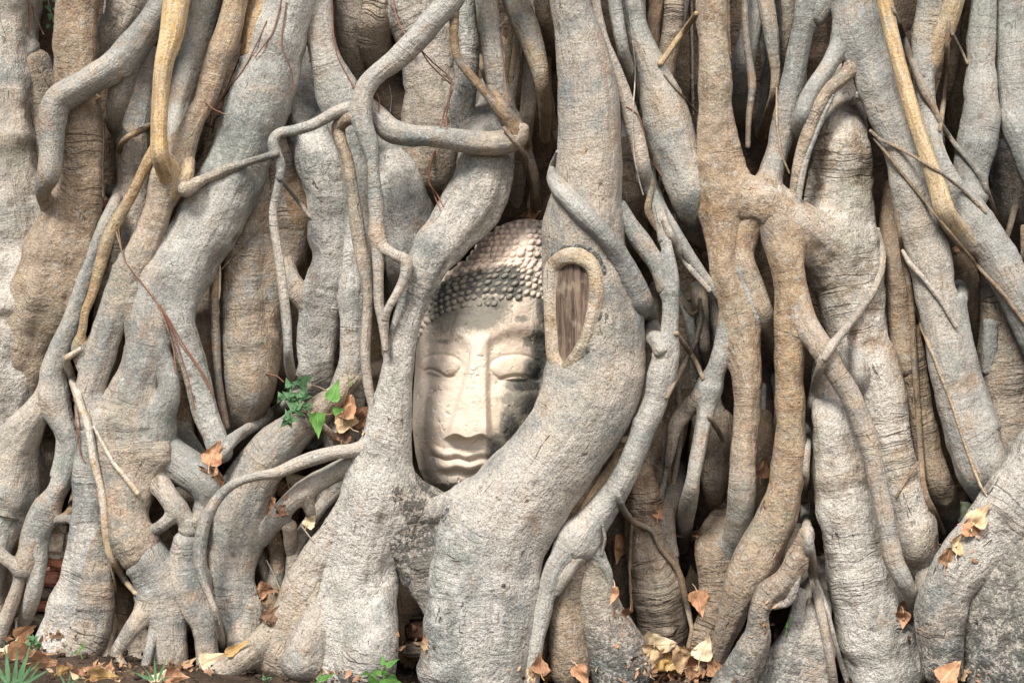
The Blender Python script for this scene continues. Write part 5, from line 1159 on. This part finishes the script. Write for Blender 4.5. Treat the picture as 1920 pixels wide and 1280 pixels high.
LEAVES = [
 (402,848,44,25,-10,10,.9,1.6,'orange','crumpled orange leaf propped on the grey root left of centre, topmost of its little pile',14),
 (398,880,44,100,30,10,1.2,1.4,'brown','curled brown leaf right under the crumpled orange leaf left of centre',10),
 (413,900,36,170,-15,40,1.2,1.2,'orange','narrow rust coloured leaf lowest in the pile left of centre',8),
 (655,762,46,15,-20,-20,1.6,1.6,'orange','curled orange leaf standing behind the green weed in the dark hollow',18),
 (678,775,48,60,-20,20,1.8,1.3,'brown','folded brown leaf at the right of the dark hollow beside the pale trunk',16),
 (640,785,50,-35,-10,30,2.2,1.2,'tan','rolled tan leaf stalk-like in the hollow just right of the green weed',14),
 (645,815,36,20,-50,0,1.2,1.6,'dark','small dark leaf deep at the bottom of the hollow',8),
 (556,900,40,75,-30,10,1.1,1.0,'pale','pale folded leaf wedged over the curved grey root left of the pale trunk',12),
 (536,922,44,140,10,30,1.4,1.3,'brown','brown leaf tucked below the pale folded leaf',9),
 (508,945,30,190,-10,30,1.2,1.4,'orange','small orange leaf in the slot between the thick bent root and the grey curve',8),
 (524,960,24,230,-20,0,1.0,1.6,'dark','tiny dark leaf just below the small orange one in the slot',8),
 (584,975,26,40,10,0,1.0,1.2,'pale','thin pale leaf scrap hanging under the grey curved root',10),
 (768,1243,44,178,-12,10,.5,.9,'tan','upright tan leaf in front of the red brick at the bottom centre',40),
 (1001,400,26,70,-30,0,1.0,1.3,'orange','small rusty leaf resting on the crown of the stone head',6),
 (986,408,22,110,-40,0,1.2,1.3,'brown','small brown leaf beside the rusty one on the crown of the head',5),
 (1163,1028,46,205,5,-15,.8,1.0,'orange','orange leaf with a folded dark edge hanging on a thin vine right of centre',14),
 (1299,1083,46,-12,0,10,.5,1.0,'pale','pale straw leaf stuck upright above the orange one on the right of centre',12),
 (1312,1130,44,168,-5,5,.3,.45,'orange','broad flat orange leaf below the pale straw one',14),
 (1150,1118,32,190,10,30,1.3,1.0,'orange','narrow orange leaf slipped beside the smooth stump of the forked root',9),
 (1172,1156,40,200,-20,-10,1.4,1.7,'brown','crumpled brown leaf below the narrow orange one beside the stump',10),
 (1430,873,40,10,10,35,.8,.7,'orange','pinkish leaf standing edge-on in the dark gap left of the tall ochre root',10),
 (1012,1242,38,10,-30,20,1.2,1.5,'brown','brown leaf heap topmost between the great root and the wrinkled stump',14),
 (1000,1262,32,60,-50,0,.8,1.4,'tan','tan leaf lying just below the brown one between great root and stump',12),
 (1024,1268,30,-50,-55,0,.8,1.4,'yellow','small yellow leaf at the foot of the wrinkled stump',12),
 (1092,1265,38,150,0,20,.5,.7,'orange','rust leaf lodged in the cleft of the wrinkled stump at bottom centre',14),
 (1233,1208,60,85,-20,0,.9,1.6,'pale','long curled pale leaf at the top of the heap right of the stump',16),
 (1222,1232,50,200,-30,20,1.0,1.4,'tan','tan leaf at the left of the heap right of the stump',12),
 (1252,1240,52,110,-20,0,1.0,1.6,'yellow','golden yellow curled leaf at the middle of the heap right of the stump',22),
 (1288,1228,56,70,-15,20,1.2,1.9,'tan','crumpled tan leaf with a dark hole in the middle of the heap',18),
 (1323,1212,46,20,-5,-30,1.1,1.0,'pale','upright mottled leaf at the right end of the heap',16),
 (1302,1250,50,95,-45,0,.9,1.6,'brown','dark brown leaf under the crumpled one in the heap',12),
 (1268,1268,48,60,-60,0,.8,1.5,'orange','orange leaf low in the heap at the picture edge',14),
 (1240,1275,46,130,-60,10,.8,1.5,'brown','brown leaf lying lowest in the heap right of the stump',12),
 (1338,1248,40,-20,-40,0,1.0,1.3,'brown','small brown leaf behind the dark blotched root right of the heap',10),
 (1804,965,46,172,-10,10,.6,.7,'olive','faded green leaf caught above the big pale root at the right',14),
 (1838,965,44,40,-20,-10,1.3,1.5,'tan','crumpled tan leaf next to the faded green one',14),
 (1822,990,36,120,-20,10,1.2,1.6,'orange','orange leaf just below the crumpled tan one at the right',10),
 (1797,1015,40,35,-20,20,1.6,1.2,'tan','rolled tan leaf sliding down the edge of the big pale root',9),
 (1778,1038,42,30,-10,20,2.0,1.2,'brown','dark rolled leaf lowest along the edge of the big pale root',8),
 (1691,1138,34,10,0,30,1.4,1.2,'brown','brown curled leaf in the pocket beside the end of the crossing root',12),
 (1694,1162,30,185,-10,20,1.2,1.4,'orange','orange curled leaf lower in the pocket beside the end of the crossing root',10),
 (1782,1258,48,45,-15,-10,1.0,1.0,'orange','orange brown leaf at the foot of the big pale root, bottom right',16),
 (1808,1262,26,75,-40,0,1.0,1.2,'tan','small tan leaf at the right of the orange brown one, bottom right',14),
 (22,1192,46,-20,-30,20,1.2,1.4,'tan','tan curled leaf against the thin roots at far lower left',14),
 (14,1222,50,30,-40,-10,1.0,1.3,'pale','pale leaf at the left edge above the grass',22),
 (48,1185,42,60,-30,10,1.3,1.3,'orange','orange leaf behind the small weed at lower left',12),
 (48,1232,74,88,-52,0,.8,1.0,'brown','long brown leaf lying flat under the small weed at lower left',18),
 (76,1240,50,100,-60,0,.8,1.2,'brown','brown leaf flat on the soil right of the small weed',16),
 (120,1257,32,82,-60,0,.5,.8,'yellow','small yellow tan leaf alone on the bare soil at lower left',18),
 (165,1262,48,60,-45,10,1.1,1.3,'brown','brown leaf leaning in the litter left of the thin bent root',18),
 (190,1268,46,95,-50,0,.8,1.0,'yellow','yellowish leaf lying right of the brown one in the litter',22),
 (205,1258,30,10,-30,0,1.2,1.2,'orange','small orange leaf standing at the end of the litter by the thin bent root',18),
 (445,1213,46,62,-30,0,.8,.5,'yellow','slender yellow leaf lying on the low gnarled root',14),
 (352,1244,40,55,-40,0,1.0,1.2,'tan','narrow tan leaf under the joined roots beside the gnarled root',14),
 (330,1268,44,100,-50,0,.9,1.3,'orange','orange leaf half under the low gnarled root at the bottom edge',16),
 (298,1272,36,40,-50,0,.9,1.3,'pale','pale leaf scrap behind the grass tuft at the bottom edge',12),
 (395,1236,40,66,-30,0,1.3,1.0,'pale','rolled pale leaf along the top of the low gnarled root',12),
 (510,1150,34,40,-20,0,1.2,1.4,'dark','dark leaf in the shade under the roots left of the pale trunk',10),
 (500,1105,34,100,-20,0,1.2,1.4,'brown','shaded brown leaf above the dark one left of the pale trunk',10),
 (1306,1000,26,40,-20,0,1.2,1.5,'brown','small brown leaf in the dark pocket between two grey roots right of centre',8),
 (1236,960,22,20,-10,0,1.0,1.5,'orange','tiny orange leaf at the top of the wrinkled root column right of centre',6),
 (1797,468,14,110,-10,0,.6,.8,'orange','tiny orange leaf scrap snagged on a vine at the upper right',6),
 (178,180,24,88,-60,0,.5,.4,'tan','small tan leaf tucked under the bent root at the upper left',3),
]
for a in LEAVES:
    x, y, L, roll, pitch, yaw, curl, crum, col, lab, off = a
    wid = 20 if 'slender' in lab or 'narrow' in lab else None
    leaf(x, y, L, roll, pitch, yaw, curl, crum, col, lab, off, wid)
# crumbs of dead leaf in the pockets: nobody could count them
V, F, U_, o_ = [], [], [], 0
spots = [(1260,1250,75,26,150),(60,1225,90,28,90),(180,1265,90,16,80),(1010,1262,28,16,30),(400,870,26,30,16),(655,800,40,30,26),(520,950,22,26,18),(1800,1010,40,34,26),(770,1205,34,20,22),(1300,1005,20,20,10),(1690,1150,14,30,12),
         (1170,1150,14,40,12),(500,1130,30,50,24),(330,1262,60,14,50),(1795,1262,50,14,30),(1440,1170,30,40,14),(620,1262,60,10,20),(90,1195,40,20,20)]
for cx, cy, sx_, sy_, n_ in spots:
    for k in range(n_):
        x, y = cx + rng.normal() * sx_ * .6, cy + rng.normal() * sy_ * .6
        if y > 1300: continue
        d = view_depth(x, y, DG)
        if d is None: continue
        L_ = rng.uniform(.006, .020)
        v, f, uv = leaf_grid(L_, L_ * rng.uniform(.3, .8), rng.uniform(-1.5, 2), .3, 1.5, k, 4, 5)
        M = np.array(Matrix.Rotation(rng.uniform(0, 6.28), 3, 'Y') @ Matrix.Rotation(rng.uniform(-1.3, .6), 3, 'X') @ Matrix.Rotation(rng.uniform(-.8, .8), 3, 'Z'))
        v = v @ M.T + W(x, y, d + 2.5); V.append(v); F.append(f + o_); U_.append(uv); o_ += len(v)
me = np_mesh('leaf_litter', np.vstack(V), np.vstack(F)); attr(me, 'leafuv', np.vstack(U_), 'FLOAT_VECTOR')
me.materials.append(LM['tan']); me.materials.append(LM['brown']); me.materials.append(LM['orange']); me.materials.append(LM['dark'])
mi = np.repeat(rng.integers(0, 4, len(F)), [len(f) for f in F]).astype(np.int32)
if len(mi) == len(me.polygons): me.polygons.foreach_set('material_index', mi)
lo = link('leaf_litter', me); tag(lo, 'scraps of broken dead leaf fallen into the pockets between the roots', 'leaf litter', kind='stuff')

# ------------------------------------------------------------------ living weeds
def stem_mat(name, c1, c2):
    m = NT(name); P = m.n('NewGeometry').outputs['Position']; return m.fin(m.mix(m.noise(P, 60, 3, .6), c1, c2), .6)
GSTEM = stem_mat('green_stem', (.10, .20, .05), (.16, .24, .08)); RSTEM = stem_mat('brown_stem', (.20, .12, .06), (.26, .17, .09))
def weed(name, x, y, off, leaves, stems, col, label, cat='weed', group=None, smat=None, F_=None):
    """leaves: (dx px, dy px, length mm, roll, pitch, yaw, widthratio, extra depth); stems: lists of (dx, dy, extra depth)"""
    d = F_ if F_ is not None else (view_depth(x, y, DG) or 200) + off
    o0 = W(x, y, d); root = empty(name, tuple(o0)); tag(root, label, cat, group)
    V, F, U_, k0 = [], [], [], 0
    for q, (dx, dy, L, roll, pitch, yaw, wr_, dz) in enumerate(leaves):
        v, f, uv = leaf_grid(L / 1000., L * wr_ / 1000., .5, .22, .45, q + 3, 9, 11)
        M = np.array(Matrix.Rotation(rad(roll), 3, 'Y') @ Matrix.Rotation(rad(yaw), 3, 'Z') @ Matrix.Rotation(rad(pitch), 3, 'X'))
        v = v @ M.T + W(x + dx, y + dy, d + dz) - o0
        V.append(v); F.append(f + k0); U_.append(uv); k0 += len(v)
    me = np_mesh('foliage', np.vstack(V), np.vstack(F)); attr(me, 'leafuv', np.vstack(U_), 'FLOAT_VECTOR')
    b = link('foliage', me, LM[col]); b.parent = root
    V, F, k0 = [], [], 0
    for st_ in stems:
        pts = [W(x + a, y + b_, d + c_) - o0 for a, b_, c_ in st_]
        q = np.array(pts); u = np.linspace(0, len(q) - 1, 12); q = np.stack([np.interp(u, np.arange(len(q)), q[:, k]) for k in range(3)], 1)
        q[1:-1] = (q[:-2] + q[1:-1] + q[2:]) / 3
        v, f = tube_vf(q, .0013, .0007); V.append(v); F.append(f + k0); k0 += len(v)
    b = link('stem', np_mesh('stem', np.vstack(V), np.vstack(F)), smat or GSTEM); b.parent = root
    return root
# main sprig: whorls of small blue-green leaves
def whorl(cx, cy, n, L, dz, a0=0, wr_=.72, sq=.75):
    out = []
    for k in range(n):
        a = a0 + k * 360. / n + rng.uniform(-14, 14)
        out.append((cx, cy, L * rng.uniform(.62, 1.0), a, rng.uniform(-55, -15), rng.uniform(-25, 25), wr_, dz + rng.uniform(-2, 3)))
    return out
lv = whorl(10, -36, 6, 25, 16, 20) + whorl(-14, -26, 4, 22, 12, 250) + whorl(-10, -8, 6, 24, 20, 10) + whorl(12, -8, 6, 23, 16, 40) + whorl(-2, 14, 7, 25, 24, 0) + whorl(-16, 34, 6, 23, 26, 30) + whorl(20, 10, 4, 20, 14, 60) + whorl(-30, -8, 3, 22, 16, 210)
weed('weed', 556, 752, 6, lv, [[(14, 30, -4), (8, 0, 8), (10, -36, 15)], [(14, 30, -4), (0, 16, 16), (-16, 34, 24)], [(12, 26, -4), (-4, 0, 12), (-30, -10, 15)], [(14, 28, -4), (-8, -10, 14), (-14, -26, 11)]], 'sea', 'leafy blue-green weed sprouting from the thick bent root left of the head', group='green weeds among the roots')
weed('climbing_plant', 622, 775, 22, [(-2, -24, 42, 22, -12, 8, .74, 16), (2, -4, 22, 80, -20, 0, .8, 8), (-28, -2, 46, 176, -8, -6, .72, 18)], [[(-60, -6, -12), (-30, 2, 4), (0, 2, 6), (2, -4, 8)], [(-10, 2, 4), (-8, -12, 10), (-2, -24, 15)], [(-34, -6, 4), (-28, -4, 16)]], 'green', 'three broad bright green leaves on a creeping stem beside the blue-green weed', 'plant', smat=RSTEM)
weed('seedling', 650, 745, 12, [(3, -32, 9, 10, -10, 0, .5, 4), (6, -22, 10, 40, -10, 0, .45, 4)], [[(-6, 25, 0), (-4, 0, 3), (4, -16, 4), (3, -34, 4)]], 'green', 'thin seedling with a yellow-green tip above the dead leaves in the dark hollow', 'seedling', smat=RSTEM)
lv = [(-7, -2, 15, 160, -10, 0, .8, 8), (4, -14, 14, 120, -10, 0, .85, 9), (-9, -16, 14, 230, -10, 0, .8, 8), (6, 2, 13, 150, 0, 0, .85, 8), (-1, 14, 14, 190, -10, 0, .8, 8), (4, 26, 12, 120, 0, 0, .85, 8), (7, 37, 13, 180, -10, 0, .8, 8), (-4, 34, 11, 210, 0, 0, .8, 8)]
weed('hanging_plant', 96, 12, 10, lv, [[(-18, -40, -4), (-6, -14, 4), (-2, 8, 6), (4, 26, 6), (6, 44, 6)]], 'sea', 'small round-leaved sprig hanging in the top left corner', 'plant', smat=RSTEM)
weed('weed', 60, 1208, 30, whorl(0, -8, 7, 18, 8) + whorl(-8, 2, 6, 17, 10) + whorl(8, 0, 5, 16, 8), [[(10, 44, -4), (12, 20, 2), (0, -4, 8)], [(10, 40, -4), (-6, 6, 8)]], 'sea', 'small curly-leaved weed on a red stem at lower left', group='green weeds among the roots', smat=RSTEM)
weed('weed', 148, 1228, 26, [(0, -10, 14, 60, -10, 0, .4, 4), (-3, -8, 13, 240, -10, 0, .4, 4), (4, -16, 12, 30, 0, 0, .4, 4), (6, 18, 14, 170, -30, 0, .4, 5), (12, 20, 16, 100, -30, 0, .4, 5)], [[(8, 34, -3), (8, 10, 2), (0, -12, 4)]], 'green', 'slight weed with a few narrow leaves before the brown lobe of root', group='green weeds among the roots')
def blades(lst): return [(a, b, L, roll, -12, yaw, .13, dz) for a, b, L, roll, yaw, dz in lst]
weed('grass_tuft', 26, 1278, 40, blades([(-16, 0, 60, -28, 10, 4), (-8, 0, 66, -12, -10, 6), (0, 2, 60, 6, 10, 8), (8, 2, 70, 14, -10, 6), (4, 0, 52, 50, 0, 8), (-4, 2, 50, -55, 0, 8), (-20, 4, 56, -70, 0, 6), (16, 4, 54, 62, 0, 9), (12, 2, 40, 30, 0, 9), (-12, 2, 44, -38, 0, 9), (20, 4, 40, 40, 0, 4)]), [[(0, 8, 0), (0, 0, 6)]], 'sea', 'tuft of broad grass blades in the bottom left corner', 'grass', group='grass tufts along the soil')
weed('grass_tuft', 292, 1274, 40, blades([(0, 0, 42, -4, 10, 4), (6, 0, 42, 16, -10, 4), (-6, 0, 46, -70, 0, 6), (-4, 0, 30, -40, 0, 6), (8, 2, 26, 70, 0, 5)]), [[(0, 8, 0), (0, 0, 4)]], 'sea', 'little tuft of grass blades in front of the joined roots', 'grass', group='grass tufts along the soil')
weed('grass_tuft', 128, 1282, 46, blades([(-6, 0, 26, -30, 10, 4), (2, 0, 28, 60, 10, 4), (0, 0, 24, 10, 0, 4), (6, 0, 26, 85, 0, 5)]), [[(0, 8, 0), (0, 0, 4)]], 'sea', 'short green sprout at the bottom edge between dead leaves and grass', 'grass', group='grass tufts along the soil')
weed('weed', 720, 1262, 30, [(-2, -16, 20, 0, -15, 0, .5, 6), (4, -14, 26, 62, -15, 0, .45, 6), (-6, -6, 30, 238, -25, 0, .42, 9), (2, -8, 24, 190, -25, 0, .5, 10), (10, 4, 30, 140, -25, 0, .6, 9), (-20, 6, 28, 200, -25, 0, .55, 9), (-28, -2, 20, 250, -20, 0, .45, 8), (14, 14, 26, 110, -20, 0, .5, 9), (0, 10, 30, 175, -10, 0, .6, 12), (-14, 12, 26, 160, -10, 0, .5, 11)], [[(0, 50, -6), (0, 20, 4), (-2, -16, 6)], [(0, 44, -4), (-14, 10, 6), (-28, -2, 8)]], 'green', 'fresh green weed rising at the bottom edge before the pale trunk foot', group='green weeds among the roots')
weed('weed', 598, 1276, 26, [(-2, 0, 22, 250, -20, 0, .5, 6), (2, -2, 30, 68, -15, 0, .35, 7), (0, 0, 18, 10, -10, 0, .4, 6), (-4, 4, 20, 200, -20, 0, .5, 6)], [[(0, 26, -4), (0, 0, 5)]], 'green', 'small weed low at the bottom edge left of the fresh green one', group='green weeds among the roots')
weed('weed', 498, 1274, 22, [(-2, 0, 11, 340, -20, 0, .7, 6), (3, 0, 11, 60, -20, 0, .7, 6), (0, 4, 10, 180, -20, 0, .7, 6)], [[(0, 20, -4), (0, 0, 5)]], 'sea', 'tiny three-leaved weed at the bottom edge on the gnarled root', group='green weeds among the roots')
weed('sprout', 1475, 1176, 8, [(0, 0, 16, 15, -10, 0, .35, 5), (5, -12, 16, 30, 0, 0, .2, 5)], [[(-2, 14, 0), (0, 0, 4)]], 'green', 'single yellow-green sprout in the dark cleft at lower right', 'seedling')
